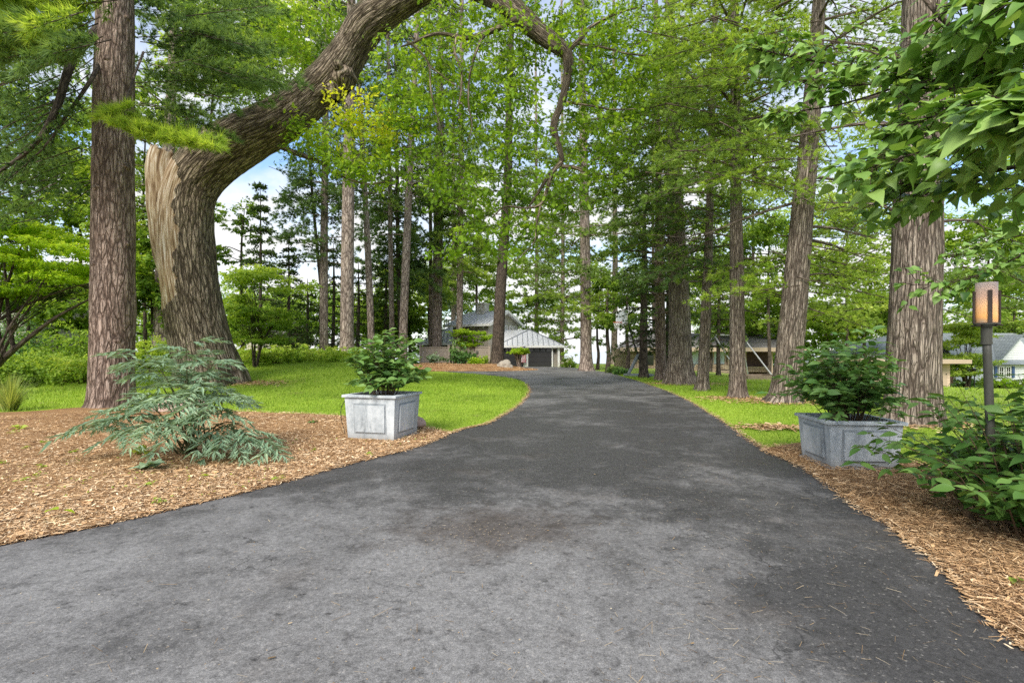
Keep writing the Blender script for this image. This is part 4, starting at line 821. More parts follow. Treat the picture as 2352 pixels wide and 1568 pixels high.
for a in (
 ('bright leafy tree high in the far left corner behind the pine limbs', 60, 300, 27, 190, 190, L_MID, 101, dict(k=40)),
 ('leafy tree filling the gap left of the large pine', 185, 420, 31, 150, 210, L_MID, 102, dict(k=34, t0=.5)),
 ('bright leafy tree showing between the large pine and the oak', 330, 420, 29, 90, 260, L_MID, 103, dict(k=34, t0=.52)),
 ('pale sunlit tree crown above the oak limb on the left', 500, 90, 33, 190, 130, L_PALE, 104, dict(trunk_x=440, k=40, t0=.5)),
 ('sunlit tree crown directly above the bend of the oak limb', 690, 80, 37, 120, 110, L_PALE, 105, dict(trunk_x=745, k=26, t0=.5)),
 ('dark leafy undergrowth tree left of the large pine, under the maple', 130, 700, 25, 110, 75, L_MID, 106, dict(k=24, t0=.28, wpx=8)),
 ('leafy tree low behind the oak bole on its left', 350, 640, 27, 80, 130, L_MID, 107, dict(k=26, t0=.35, wpx=8)),
 ('leafy tree at the far left edge, trunk out of view', -130, 480, 25, 140, 200, L_MID, 108, dict(k=30)),
 ('tall leafy tree rising over the far end of the left row of pines', 940, 640, 54, 60, 120, L_PALE, 109, dict(k=22, size=.34, t0=.5)),
 ('small leafy tree left of the slim dark pine, against the sky', 555, 560, 36, 60, 110, L_MID, 110, dict(k=14, n=150, t0=.35)),
 ('pale willowy tree left of the house roof', 985, 665, 58, 55, 75, L_PALE, 111, dict(k=22, size=.34, t0=.62)),
 ('leafy tree low between the grey pines, behind the planter shrub', 880, 730, 50, 70, 75, L_MID, 112, dict(k=20, size=.32, t0=.3)),
 ('leafy tree over the house chimney by the lake', 1095, 610, 66, 75, 75, L_PALE, 113, dict(k=22, size=.36, t0=.4)),
 ('airy leafy tree against the lake right of the house', 1235, 705, 60, 60, 45, L_MID, 114, dict(k=10, n=110, size=.34, t0=.25)),
): wood_tree(*a[:8], group=GW if a[1] < 960 else None, **a[8])
GRW = 'leafy trees beyond the right lawn'
for a in (
 ('broad leafy tree beyond the thinnest right-hand pine', 1630, 640, 44, 95, 120, L_MID, 121, dict(k=30, size=.3)),
 ('tall pale leafy tree high behind the right-hand pines', 1730, 380, 48, 150, 170, L_PALE, 122, dict(k=36, size=.32, t0=.42)),
 ('light green tree behind the leaning right-hand pine', 1765, 600, 40, 95, 120, L_MID, 123, dict(k=30, size=.27, t0=.5)),
 ('large leafy tree left of the massive pine', 1945, 560, 42, 110, 190, L_PALE, 124, dict(k=40, size=.29, t0=.48)),
 ('leafy tree over the tan garage roof', 1985, 700, 52, 90, 70, L_MID, 125, dict(k=24, size=.32, t0=.35)),
 ('leafy tree high at the right behind the massive pine', 2080, 330, 46, 200, 210, L_PALE, 126, dict(k=40, size=.32)),
 ('leafy tree behind the lamp post', 2270, 610, 38, 150, 110, L_MID, 127, dict(k=40, size=.26, t0=.52)),
 ('leafy tree at the far right edge beyond the white house', 2420, 520, 36, 170, 220, L_MID, 128, dict(k=40, size=.26, t0=.45)),
 ('leafy tree high above the stoutest right-hand pine', 1500, 260, 52, 150, 150, L_MID, 129, dict(k=26, size=.34, t0=.42)),
 ('small tree in front of the lake, right of the grey pine', 1395, 690, 36, 60, 75, L_MID, 130, dict(k=18, n=260, size=.2, t0=.3, wpx=10)),
 ('small crooked tree beside the basketball hoop', 1440, 700, 33, 50, 85, L_MID, 131, dict(k=16, n=260, size=.19, t0=.28, wpx=9)),
 ('thin young tree just right of the grey lakeside pine', 1372, 720, 40, 35, 65, L_MID, 132, dict(k=9, n=150, size=.2, t0=.35, wpx=7)),
): wood_tree(*a[:8], group=GRW, **a[8])

def conifer(label, x, Y, ytop, ybase, wpx, seed, mat=L_HEM, tw=9, group=None, t0=.4, lod=2.2, name='hemlock_tree', droop=.25, bark=None, Ln=.16):
    zt, zb = PZ(ytop, Y), PZ(ybase, Y); s = Y / FPX; Lw = wpx * s / 2
    return pine(name, label, Y, tw, [(x, 830, 1.2), (x, 780, 1.), (x + 2, (ytop + 780) / 2, .7), (x + 1, ytop, .12)], zb, group, bark or BARK_DARK, seed, mats=mat, lod=lod, Ln=Ln, blen=(Lw * .75, Lw * 1.15), whorl=max(.4, Lw * .28), nb=6, taper=.85, cdroop=droop, t0=t0, top=zt, zmax=zt - .1, dens=1.0)
GC = 'dark evergreens massed behind the left lawn'
for a in (('slender spire-topped hemlock right of the oak bole', 597, 30, 430, 770, 120, 141), ('dark hemlock left of the slim dark pine', 662, 35, 540, 800, 110, 142), ('dense dark evergreen behind the two largest left pines', 765, 41, 560, 805, 120, 143),
          ('dark evergreen between the thickest grey pine and the leaning pine', 822, 45, 600, 810, 110, 144), ('dark evergreen behind the thin straight pine', 885, 47, 590, 810, 120, 145), ('low dark evergreen at the back of the left lawn', 705, 39, 640, 815, 110, 146),
          ('dark evergreen left of the oak, behind the pines', 300, 33, 480, 790, 150, 147), ('hemlock at the far left behind the maple', 40, 30, 520, 790, 180, 148)):
    conifer(*a, group=GC, t0=.36)
conifer('dense drooping cedar left of the stoutest right-hand pine', 1478, 28, 400, 770, 155, 151, L_CEDAR, 18, None, .42, 1.7, 'cedar_tree', .35)
conifer('dark cedar half hidden behind the pale slim trunk', 1535, 30, 430, 800, 110, 152, L_CEDAR, 14, None, .38, 1.8, 'cedar_tree', .3)
conifer('pale feathery spruce behind the right-hand pines', 1650, 31, 560, 790, 110, 153, L_HEM, 9, None, .62, 2.0, 'spruce_tree', .2)
# grey trunk half hidden behind the oak
pine('pine_tree', 'grey pine trunk half hidden behind the left side of the oak', 27, 46, [(374,835,1.1),(373,780,1.),(376,640,.9),(384,420,.7),(392,250,.55)], 9, None, seed=155, mats=N_MID, lod=2.2, Ln=.24, blen=(1.8, 3.2), whorl=1.0)

# fine light pine boughs hanging into the top right, and dense dark boughs over the drive
def hanging(label, x, Y, wpx, seed, boxes, mats, pts=None):
    def ex(wood, nl, rng, axis):
        for (x0, x1, y0, y1, n, t0, m, sgn) in boxes:
            for k in range(n):
                cx, cyy = rng.uniform(x0, x1), rng.uniform(y0, y1); Yb = Y + rng.uniform(-2, 1.6); l = rng.uniform(110, 230)
                bough(wood, nl, P(cx - sgn * l * .5, cyy - rng.uniform(0, 45), Yb), P(cx + sgn * l * .5, cyy + rng.uniform(-10, 45), Yb + rng.uniform(-.7, .7)), rng, r0=.02, tw=.8, ntw=14, tstart=.08, L=.17, w=.0135 * Y / 13, nn=12, step=.13 * Y / 14, t0=t0 + .08 * rng.normal(), lift=.18, wm=1, m=m)
    return pine('pine_tree', label, Y, wpx, pts or [(x,905,1.2),(x,870,1.),(x,500,.8),(x,200,.6)], None, None, BARK_PINE_R, seed, mats=mats, extra=ex, top=PZ(-40, Y))
def add_boughs(t, Y, boxes, seed, lr=(110, 230)):
    rng = np.random.default_rng(seed); nl = MB(); wood = nl
    for (x0, x1, y0, y1, n, t0, m, sgn) in boxes:
        for k in range(n):
            cx, cyy = rng.uniform(x0, x1), rng.uniform(y0, y1); Yb = Y + rng.uniform(-2, 1.8); l = rng.uniform(*lr)
            sg = sgn * (1 if rng.random() < .8 else -1)
            bough(wood, nl, P(cx - sg * l * .5, cyy - rng.uniform(0, 45), Yb), P(cx + sg * l * .5, cyy + rng.uniform(-10, 50), Yb + rng.uniform(-.7, .7)), rng, r0=.02, tw=.85, ntw=14, tstart=.08, L=.17 * max(1, Y / 16), w=.016 * Y / 13, nn=16, step=.13 * Y / 14, t0=t0 + .08 * rng.normal(), lift=.18, wm=3, m=m)
    nl.obj('foliage', [N_MID, N_DARK, N_LIGHT, BARK_TWIG], t)
byl = {o['label']: o for o in C.objects if 'label' in o}
add_boughs(byl['straight slender pine third from the right in the row'], 14.5, [(1560,1800,-30,160,34,.5,2,-1),(1580,1740,160,330,16,.42,0,-1),(1640,1860,250,430,16,.5,2,1),(1560,1700,320,480,10,.4,0,-1)], 201)
add_boughs(byl['stoutest pine of the right-hand row with wide mossy root flare'], 20, [(1430,1600,60,330,26,.42,0,-1),(1400,1560,330,560,26,.38,0,-1),(1480,1640,420,640,20,.34,1,-1),(1560,1700,420,640,14,.45,0,1)], 202)
add_boughs(byl['pine leaning right with a white resin streak, behind the right planter'], 16, [(1880,2060,20,110,10,.5,0,1),(1850,2040,420,560,12,.5,0,1),(1860,2030,560,720,18,.55,2,1),(1700,1850,600,730,8,.5,2,-1)], 203)
add_boughs(byl['massive pine with deeply furrowed trunk beside the lamp post'], 12.5, [(2180,2420,520,760,12,.5,0,1)], 204)
add_boughs(byl['dark pine on the mulch island in front of the garage'], 41, [(1050,1200,300,480,10,.42,0,-1),(1180,1330,480,640,10,.42,0,1)], 205)
add_boughs(byl['grey pine at the right edge of the drive before the bright lake'], 37, [(1270,1430,500,640,14,.42,0,1),(1250,1420,640,740,8,.45,2,-1)], 206)

add_boughs(byl['slim dark pine at the left end of the row, foliage plates on its upper trunk'], 36, [(660,735,340,560,22,.42,1,-1),(750,820,330,560,20,.42,1,1)], 207, (45, 105))
add_boughs(byl['thick pine rising from behind the wooden fence left of the house'], 48, [(940,1000,520,720,12,.42,1,-1),(1010,1060,480,640,10,.5,0,1)], 208, (40, 90))
add_boughs(byl['thin dark pine close beside the right-leaning pine'], 46, [(860,915,430,680,20,.4,1,-1),(920,970,430,660,18,.4,1,1)], 209, (40, 90))
add_boughs(byl['pine crossing the left half of the house roof'], 47.5, [(1000,1055,300,620,18,.5,0,-1),(1060,1120,300,620,18,.5,2,1)], 210, (45, 100))
for a in (('soft green understory tree low behind the right-hand pines', 1740, 730, 47, 110, 55, L_MID, 133, dict(k=26, size=.3, t0=.5)), ('soft green understory tree between the leaning and the massive pine', 1900, 740, 54, 90, 50, L_MID, 134, dict(k=24, size=.32, t0=.5)), ('low leafy tree beyond the lamp post by the white house', 2330, 720, 52, 110, 60, L_PALE, 135, dict(k=24, size=.32, t0=.4)), ('small leafy tree left of the house, behind the grey pines', 930, 740, 52, 50, 50, L_MID, 136, dict(k=18, size=.3, t0=.4))):
    wood_tree(*a[:8], **a[8])
# ---- layered small trees
def layered(label, b, cen, rx, ry, Y, mat, seed, k=26, n=420, size=.13, name='small_tree', bark=None, stems=4, flat=.16, group=None, t0=.5, r=.9, depth=1.6, tpl=DIAM, limbs=()):
    rng = np.random.default_rng(seed); s = Y / FPX; c = np.array(P(*cen, Y)); t = thing(name, label, 'tree', tuple(b), group)
    wood, nl = MB(), MB(); cl = []
    for i in range(k):
        u = rng.random(); a = rng.random() * 6.28; prof = math.sqrt(max(.05, 1 - (2*u - 1)**2 * .85)); q = c + np.array((math.cos(a) * rx * s * prof * rng.random() ** .45, math.sin(a) * depth * prof * rng.random() ** .5, (2*u - 1) * ry * s)); cl.append(q)
    for L in limbs:
        rw = [(*P(x, y, Y), w) for x, y, w in L]; tube(wood, rw, seg=8, lump=.05, seed=seed)
    for i in range(stems):
        a = 6.28 * i / stems + rng.random(); e = c + np.array((math.cos(a) * rx * s * .5, math.sin(a) * depth * .4, -ry * s * .2)); w = .05 * (.6 + .6 * rng.random()) * Y / 18
        bb = np.array(tuple(b)) + np.array((math.cos(a) * .06, math.sin(a) * .06, -.05)); m_ = bb * .5 + e * .5 + np.array((-(e - bb)[0] * .22, 0, .0))
        tube(wood, [(*bb, w), (*m_, w * .7), (*e, w * .35)], seg=7, lump=.05, seed=i)
        for q in cl[i::stems]: tube(wood, [(*m_, w * .35), *[(*(m_ * (1-f) + q * f + np.array((0, 0, -.12 * math.sin(3.14*f) * (q[2] < e[2] + .4))) + rng.normal(size=3) * .05), w * .3 * (1 - .6*f)) for f in (.4, .75)], (*q, .006)], seg=4, cap=False, per=4)
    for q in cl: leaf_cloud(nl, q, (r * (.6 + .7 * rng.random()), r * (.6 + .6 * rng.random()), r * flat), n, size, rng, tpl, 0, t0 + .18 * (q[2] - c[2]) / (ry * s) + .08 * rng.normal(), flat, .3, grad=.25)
    wood.obj('trunk', bark or BARK_DARK, t, smooth=True); nl.obj('crown', mat, t); return t
bM = base(-40, 15); 
layered('bright green layered maple with dark spreading stems at the left edge', (bM.x, bM.y, bM.z), (60, 590), 175, 85, 15.5, L_MAPLE, 301, 46, 520, .11, 'maple_tree', stems=6, r=.75, depth=1.8, t0=.5,
        limbs=[[(-40,875,.11),(10,822,.09),(60,780,.07),(130,728,.05),(215,682,.025)], [(10,822,.07),(-5,740,.05),(20,640,.035),(60,540,.02)], [(30,800,.06),(18,700,.045),(10,600,.03)], [(-60,770,.05),(40,710,.04),(150,665,.025),(210,650,.015)], [(-60,740,.045),(30,665,.03),(130,620,.02),(200,600,.01)]])
b2 = base(585, 24); layered('light green small tree with flat leaf layers right of the oak', tuple(b2), (600, 700), 95, 85, 24, L_MID, 302, 30, 420, .14, stems=3, r=1.0, t0=.55)
b3 = base(1092, 46.4); layered('yellow-green Japanese maple above the house fence', (b3.x, 46.4, .35), (1083, 775), 40, 18, 46.4, L_MAPLE, 303, 16, 260, .2, 'maple_tree', stems=4, r=.85, t0=.42)
b4 = (PX(1192, 41), 41, isl_z(PX(1192, 41), 41)); layered('small yellow-green tree with fanned bare stems on the mulch island', b4, (1188, 804), 22, 8, 41, L_MAPLE, 304, 11, 200, .16, 'small_tree', stems=6, r=.5, t0=.45, depth=.8, bark=BARK_FAR)
b5 = base(2222, 42); layered('rounded pale green dogwood beside the white house', tuple(b5), (2212, 805), 50, 58, 42, L_PALE, 305, 34, 360, .22, 'dogwood_tree', stems=4, r=1.1, t0=.6, flat=.2)

# ---- shrubs and ground cover
def dome_shrub(label, b, rx, ry, h, mat, seed, n=2600, size=.09, name='shrub', cat='shrub', group=None, t0=.4, k=16, flowers=0, tpl=DIAM, tilt=.9):
    rng = np.random.default_rng(seed); t = thing(name, label, cat, tuple(b), group); nl, wd = MB(), MB(); b = np.array(tuple(b))
    for i in range(k):
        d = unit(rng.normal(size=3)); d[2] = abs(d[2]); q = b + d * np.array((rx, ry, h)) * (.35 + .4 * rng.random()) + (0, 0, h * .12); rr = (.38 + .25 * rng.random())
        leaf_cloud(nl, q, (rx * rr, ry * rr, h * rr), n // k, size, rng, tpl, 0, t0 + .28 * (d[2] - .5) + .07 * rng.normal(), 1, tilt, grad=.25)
        tube(wd, [(*b, .02), (*((b + q) / 2 + rng.normal(size=3) * .04), .014), (*q, .006)], seg=4, cap=False)
    nl.obj('foliage', mat, t); wd.obj('stem', STEM_BR, t)['kind'] = 'stuff'
    if flowers:
        f = MB(); m_ = unit(rng.normal(size=(flowers, 3))); m_[:, 2] = np.abs(m_[:, 2])
        for d in m_: leaf_cloud(f, b + d * np.array((rx, ry, h)) * .95, .09, 22, .07, rng, DIAM, 0, .5, 1, 1.2)
        f.obj('blossom', FLOWER, t)['kind'] = 'stuff'
    return t
def ib(x, Y): X = PX(x, Y); return (X, Y, isl_z(X, Y))
dome_shrub('dark green rounded shrub at the middle of the house fence', ib(1062, 42), 1.5, 1.1, 1.5, L_POT, 401, 3600, .17, k=18, t0=.4)
dome_shrub('small grey-green shrub before the left fence panel', ib(994, 44), .75, .6, .85, L_BLUE, 402, 1300, .13, t0=.5)
dome_shrub('low bright lime shrub right of the dark rounded shrub', ib(1093, 41), .7, .5, .6, L_MAPLE, 403, 900, .16, t0=.5)
dome_shrub('little pale green shrub by the right fence post', ib(1112, 42), .5, .4, .7, L_MID, 404, 600, .13, t0=.5)
dome_shrub('hydrangea with cream blossoms at the right corner of the garage', (PX(1303, 45), 45, 0), .85, .7, 1.1, L_MID, 405, 1800, .16, t0=.4, flowers=26, name='hydrangea_shrub')
dome_shrub('low dark shrub left of the basketball hoop base', tuple(base(1425, 31.5)), .55, .4, .5, L_POT, 406, 800, .12, t0=.4)
dome_shrub('low rounded shrub touching the basketball hoop base', tuple(base(1407, 34)), .6, .4, .5, L_HEM, 407, 800, .12, t0=.5)
GS = 'shrubs in the wild bed at the back left'
for k, (x, Y, rx, h, mat, t0, lb) in enumerate(((20,17.5,1.5,1.1,L_MID,.3,'dark low shrub at the left edge behind the tall grass'),(95,19,1.7,1.2,L_MID,.5,'bright green shrub left of the large pine'),(170,18.5,1.4,.9,L_GROUND,.45,'low yellow-green shrub touching the large pine'),(-70,18,1.8,1.4,L_POT,.45,'dark shrub beyond the left edge of the lawn'),(150,23,2.2,2.0,L_MID,.3,'tall leafy shrub behind the low shrubs left of the pine'),(330,22,1.4,1.5,L_GROUND,.5,'bright leafy shrub between the large pine and the oak'),(400,24,1.3,1.3,L_MID,.45,'leafy shrub close behind the oak'),(20,24,2.4,2.4,L_POT,.4,'dark tall shrub below the layered maple'),(600,25.5,1.5,.7,L_GROUND,.55,'low pale flowering shrub right of the oak base'))):
    dome_shrub(lb, tuple(base(x, Y)), rx, 1.0, h, mat, 420 + k, 3200, .12, group=GS, t0=t0)
rng = np.random.default_rng(440); mb = MB()
for k in range(150):
    x = rng.uniform(545, 960); Y = rng.uniform(26, 32); b = base(x, Y); h = .35 + .5 * rng.random()
    leaf_cloud(mb, b + Vector((0, 0, h * .5)), (.5, .5, h * .6), 120, .11, rng, DIAM, 0, .5 + .15 * rng.normal(), 1, .9)
for k in range(120):
    x = rng.uniform(-150, 545); Y = rng.uniform(19.5, 30); b = base(x, Y); h = .4 + .7 * rng.random()
    leaf_cloud(mb, b + Vector((0, 0, h * .5)), (.6, .5, h * .6), 130, .11, rng, DIAM, 0, .45 + .15 * rng.normal(), 1, .9)
struct(mb.obj('ground_cover', L_GROUND), 'stuff')
mb = MB()
for k in range(60):
    Y = rng.uniform(66, 80); x = rng.uniform(930, 1420); h = rng.uniform(7, 15); leaf_cloud(mb, (PX(x, Y), Y, h), (2.6, 1.5, 1.3), 240, .4, rng, DIAM, 0, .5 + .14 * rng.normal(), 1, .8)
for k in range(280):
    Y = rng.uniform(48, 75); x = rng.uniform(-250, 940); b = base(x, min(Y, 58)); h = rng.uniform(2, 7)
    leaf_cloud(mb, b + Vector((0, Y - min(Y, 58), h)), (2.2, 1.5, 2.0), 260,   .36, rng, DIAM, 0, .4 + .14 * rng.normal(), 1, .8)
for k in range(230):
    Y = rng.uniform(56, 72); x = rng.uniform(1600, 2600); h = rng.uniform(0, 8); X = PX(x, Y)
    leaf_cloud(mb, (X, Y, -1.5 + h), (2.4, 1.5, 2.0), 260, .38, rng, DIAM, 0, .42 + .14 * rng.normal(), 1, .8)
struct(mb.obj('far_woods', L_MID), 'stuff')
# ---------------------------------------------------------------- near plants
def shrub(name, label, b, nst, h, spread, tpl, size, nl_, mat, seed, cat='shrub', group=None, brad=.1, t0=.42, stem=None, lean=(0, 0), lo=.4, hang=.25, r0=.006, tilt=.65):
    rng = np.random.default_rng(seed); b = np.array(tuple(b), float); t = thing(name, label, cat, tuple(b), group); wd, lf = MB(), MB()
    pos, ax, nr, tt, sz = [], [], [], [], []
    for i in range(nst):
        a = rng.random() * 6.28; u = rng.random() ** .6; s = b + np.array((math.cos(a), math.sin(a), 0)) * brad * u
        e = s + np.array((math.cos(a) * spread * u + lean[0] * rng.random(), math.sin(a) * spread * u + lean[1] * rng.random(), h * (1 - .55 * u ** 3) * (.55 + .47 * rng.random()) * (.42 if i % 4 == 0 else 1)))
        m1 = s + (e - s) * .5 + np.array((0, 0, .12 * h * u)) - np.array((math.cos(a), math.sin(a), 0)) * spread * u * .12
        c = crv([s, m1, e], 7); tube(wd, np.hstack([c, np.linspace(r0, .0015, len(c))[:, None]]), seg=5, raw=True, cap=False)
        for k in range(nl_):
            f = lo + (1 - lo) * (k + rng.random()) / nl_; j = min(int(f * (len(c) - 1)), len(c) - 2); q = c[j] + (c[j+1] - c[j]) * (f * (len(c) - 1) - j); T = unit(c[j+1] - c[j])
            az = k * 2.4 + rng.normal() * .5; d = np.array((math.cos(az), math.sin(az), 0)); w = T * .35 + d + np.array((0, 0, .25 - hang * 2 * rng.random()))
            ln = .02 + .06 * rng.random() * (size / .1); tube(wd, [(*q, .0018), (*(q + unit(w) * ln), .001)], seg=3, raw=True, cap=False)
            pos.append(q + unit(w) * ln); ax.append(w + np.array((0, 0, -hang * rng.random()))); nr.append(np.array((tilt * rng.normal(), tilt * rng.normal() - .15, 1))); tt.append(t0 + .25 * (f - .6) + .14 * rng.normal()); sz.append(size * (.6 + .6 * rng.random()))
        for g in range(3):
            az = g * 2.1 + rng.random(); pos.append(c[-1]); ax.append(np.array((math.cos(az), math.sin(az), .35 * rng.random()))); nr.append(np.array((.3 * rng.normal(), .3 * rng.normal(), 1))); tt.append(t0 + .22 + .1 * rng.normal()); sz.append(size * (.6 + .4 * rng.random()))
    place_var(lf, OVATES, np.array(pos), np.array(ax), np.array(nr), np.array(sz), np.clip(tt, 0, 1), rng)
    wd.obj('stem', stem or STEM_BR, t)['kind'] = 'stuff'; lf.obj('foliage', mat, t, smooth=True); return t
GP = 'shrubs growing in the zinc planters'
PLc = (-2.24, 8.73); PRc = (4.47, 6.68)
shrub('planter_shrub', 'leafy green shrub in the left zinc planter, lawn behind it', (PLc[0], PLc[1], .66), 64, 1.22, .5, OVATE, .155, 17, L_POT, 501, group=GP, brad=.18, t0=.6, hang=.12, lo=.3)
shrub('planter_shrub', 'dark glossy shrub in the right zinc planter, pine trunks behind it', (PRc[0], PRc[1], .5), 80, 1.34, .55, OVATE, .14, 19, L_POT, 502, group=GP, lean=(-.25, 0), brad=.18, t0=.5, hang=.15, lo=.3)
shrub('leafy_shrub', 'large leafy shrub spilling over the mulch in front of the lamp post', (4.28, 4.05, .03), 88, 1.24, .84, OVATE, .13, 18, L_BUSH, 503, brad=.42, t0=.48, lo=.12, r0=.008)
shrub('leafy_shrub', 'leafy shrub at the right edge, partly out of the picture', (5.0, 4.3, .03), 70, 1.3, .85, OVATE, .145, 16, L_BUSH, 504, brad=.4, t0=.48, lo=.12, r0=.008)
shrub('leafy_shrub', 'low leafy shrub between the right planter and the lamp post', (5.15, 5.2, .03), 40, .8, .5, OVATE, .13, 15, L_BUSH, 505, brad=.25, t0=.42, lo=.15, r0=.007)

def fern_leaf_shrub():
    rng = np.random.default_rng(510); b = np.array((*GF(432, 1048), .03)); t = thing('elder_shrub', 'feathery blue-green shrub with finely cut leaves on the left mulch', 'shrub', tuple(b)); wd, lf = MB(), MB()
    pos, ax, nr, tt, sz = [], [], [], [], []
    def compound(q, d, L, t0):
        d = unit(d); side = unit(np.cross(d, (0, 0, 1.0))); n = 6
        c = np.array([q + d * L * f + np.array((0, 0, -.42 * L * f * f)) for f in np.linspace(0, 1, n)])
        tube(wd, np.hstack([c, np.linspace(.003, .001, n)[:, None]]), seg=3, raw=True, cap=False)
        for k in range(1, n):
            f = k / (n - 1); ll = L * (.58 - .3 * abs(f - .45))
            for s in ((1, -1) if k < n - 1 else (1, -1, 0)):
                a = side * s * (.7 + .3 * rng.random()) + d * .7 + np.array((0, 0, -.1 - .6 * rng.random()))
                pos.append(c[k]); ax.append(a); nr.append(np.array((.25 * rng.normal(), .25 * rng.normal(), 1))); tt.append(t0 + .12 * rng.normal()); sz.append(ll * (.8 + .4 * rng.random()))
                for g in ((.4, .65) if rng.random() < .7 else ()):   # cut lobes
                    for ss_ in (1, -1):
                        pos.append(c[k] + unit(a) * ll * g); ax.append(a + np.cross(unit(a), (0, 0, 1)) * ss_ * .9); nr.append(np.array((.3 * rng.normal(), .3 * rng.normal(), 1))); tt.append(t0 + .1 * rng.normal()); sz.append(ll * .42)
    stems = [((428,778),6.9,.5),((330,800),6.9,.55),((500,812),6.9,.5),((300,815),7.2,.5),((455,800),7.3,.45),((545,905),6.9,.6),((505,950),6.7,.55),((385,900),6.6,.6),((450,930),6.5,.6),((300,925),6.6,.5),((245,962),6.7,.4),((195,985),6.7,.45),((275,1000),6.3,.5),((345,985),6.2,.6),((590,1038),6.75,.5),((640,1050),6.7,.55),((560,1048),6.5,.5),((400,1010),6.3,.45),((480,870),7.4,.5),((360,850),7.4,.45),((520,1000),6.7,.45),((415,860),7.0,.6),((460,880),6.8,.6),((340,900),6.9,.55),((520,905),6.9,.6)]
    for (px, Y, t0) in stems:
        e = np.array(P(*px, Y)); s = b + np.array((rng.normal() * .07, rng.normal() * .07, 0)); e[2] = max(e[2], .14)
        hz = np.hypot(*(e - s)[:2]); m1 = s + (e - s) * .5 + np.array((0, 0, .10 + .2 * hz)); c = crv([s, m1, e], 8)
        tube(wd, np.hstack([c, np.linspace(.013, .004, len(c))[:, None]]), seg=5, raw=True, cap=False)
        L = np.linalg.norm(e - s); n = 6; k0 = rng.random() * 6.28
        for k in range(n):
            f = .62 + .38 * (k + rng.random()) / n; j = min(int(f * (len(c) - 1)), len(c) - 2); az = k0 + k * 2.4 + rng.normal() * .3
            T = unit(c[j+1] - c[j]); d = T * .35 + np.array((math.cos(az), math.sin(az), .35 * rng.random())); compound(c[j], d, .30 + .16 * rng.random(), t0 - .1 + .25 * (f - .6))
    place(lf, *LANCE, np.array(pos), np.array(ax), np.array(nr), np.array(sz), np.clip(tt, 0, 1))
    wd.obj('stem', STEM, t)['kind'] = 'stuff'; lf.obj('foliage', L_BLUE, t)
fern_leaf_shrub()

def grass_tuft(label, b, n, h, spread, seed, mat=L_GRASSY, w=.009, name='grass_tuft'):
    rng = np.random.default_rng(seed); mb = MB(); b = np.array(tuple(b)); a = rng.random(n) * 6.28; u = rng.random(n); hh = h * (.5 + .6 * rng.random(n)); out = np.stack([np.cos(a), np.sin(a), 0 * a], -1)
    s = b + out * (.12 * u)[:, None]; q = np.stack([-np.sin(a + .6), np.cos(a + .6), 0 * a], -1) * w; rows = []
    for f in (0, .35, .7, 1.0):
        p = s + out * (spread * u * f ** 1.6)[:, None]; p[:, 2] += hh * (f - .3 * u * f * f); rows.append((p - q * (1 - f * .92), p + q * (1 - f * .92)))
    V = np.stack([x for r in rows for x in r], 1).reshape(-1, 3); k = np.arange(n)[:, None] * 8
    F = np.concatenate([k + np.array([[0, 1, 3, 2]]), k + np.array([[2, 3, 5, 4]]), k + np.array([[4, 5, 7, 6]])]); T = np.repeat(.5 + .2 * rng.normal(size=n), 8)
    mb.add(V, F, 0, np.clip(T, 0, 1)); o = mb.obj(name, mat, origin=b); tag(o, label, 'plant'); return o
grass_tuft('pale tuft of tall ornamental grass at the left edge of the mulch bed', (*GF(22, 945), 0), 520, 1.0, .55, 520)

def little(name, label, b, n, size, mat, seed, tpl=OVATE, up=.5, t0=.6, group=None, cat='plant'):
    rng = np.random.default_rng(seed); mb = MB(); b = np.array(tuple(b)); a = rng.random(n) * 6.28; d = np.stack([np.cos(a), np.sin(a), up * rng.random(n)], -1)
    q = b + np.stack([rng.normal(size=n), rng.normal(size=n), np.abs(rng.normal(size=n)) + .3], -1) * size * .3
    place(mb, *tpl, q, d, np.stack([.3 * rng.normal(size=n), .3 * rng.normal(size=n), np.ones(n)], -1), size * (.6 + .6 * rng.random(n)), np.clip(t0 + .15 * rng.normal(size=n), 0, 1)); o = mb.obj(name, mat, origin=b); tag(o, label, cat, group); return o
little('coral_bells', 'low plant with faded blue-green lobed leaves below the feathery shrub', (*GF(345, 1085), .05), 16, .16, L_BLUE, 530, HEART, .7, .55)
little('coral_bells', 'low plant with dusty pinkish leaves under the feathery shrub', (*GF(325, 1050), .05), 12, .15, L_GROUND, 531, HEART, .7, .7)
GWd = 'weed seedlings on the left mulch bed'
rng = np.random.default_rng(540)
for k, (x, y) in enumerate(((40,995),(25,1000),(100,1022),(88,1098),(48,1112),(365,1162),(145,1010),(60,1035),(98,1080),(5,1072),(850,1050),(640,1108),(470,1102),(345,1122),(165,1045),(720,1040))):
    little('weed_seedling', 'tiny bright green weed seedling in the left mulch', (*GF(x, y), .03), 9, .065, L_GROUND, 541 + k, group=GWd)
little('fallen_leaf', 'bright green leaf lying on the mulch near the bottom left', (*GF(140, 1205), .05), 2, .15, L_MAPLE, 560, OVATE, .1, .5, cat='leaf')
little('weed_seedling', 'large pale lettuce-like weed at the left edge of the mulch', (*GF(42, 990), .03), 12, .14, L_GROUND, 561, HEART, .5, .7)
little('fallen_leaf', 'green leaf on the mulch at the right edge of the picture', (*GF(2330, 1350), .05), 2, .12, L_MID, 562, OVATE, .1, .5, cat='leaf')
little('weed_seedling', 'dark leafy seedling beside the left planter', (*GF(716, 975), .04), 12, .1, L_POT, 563, OVATE, .5, .55)
mb = MB(); rng = np.random.default_rng(570); q = scatter_in(bedL, 420, rng, 3.5, 9); q = q[np.array([mnoise.noise(Vector((x * .8, y * .8, 4))) for x, y in q]) > .05]
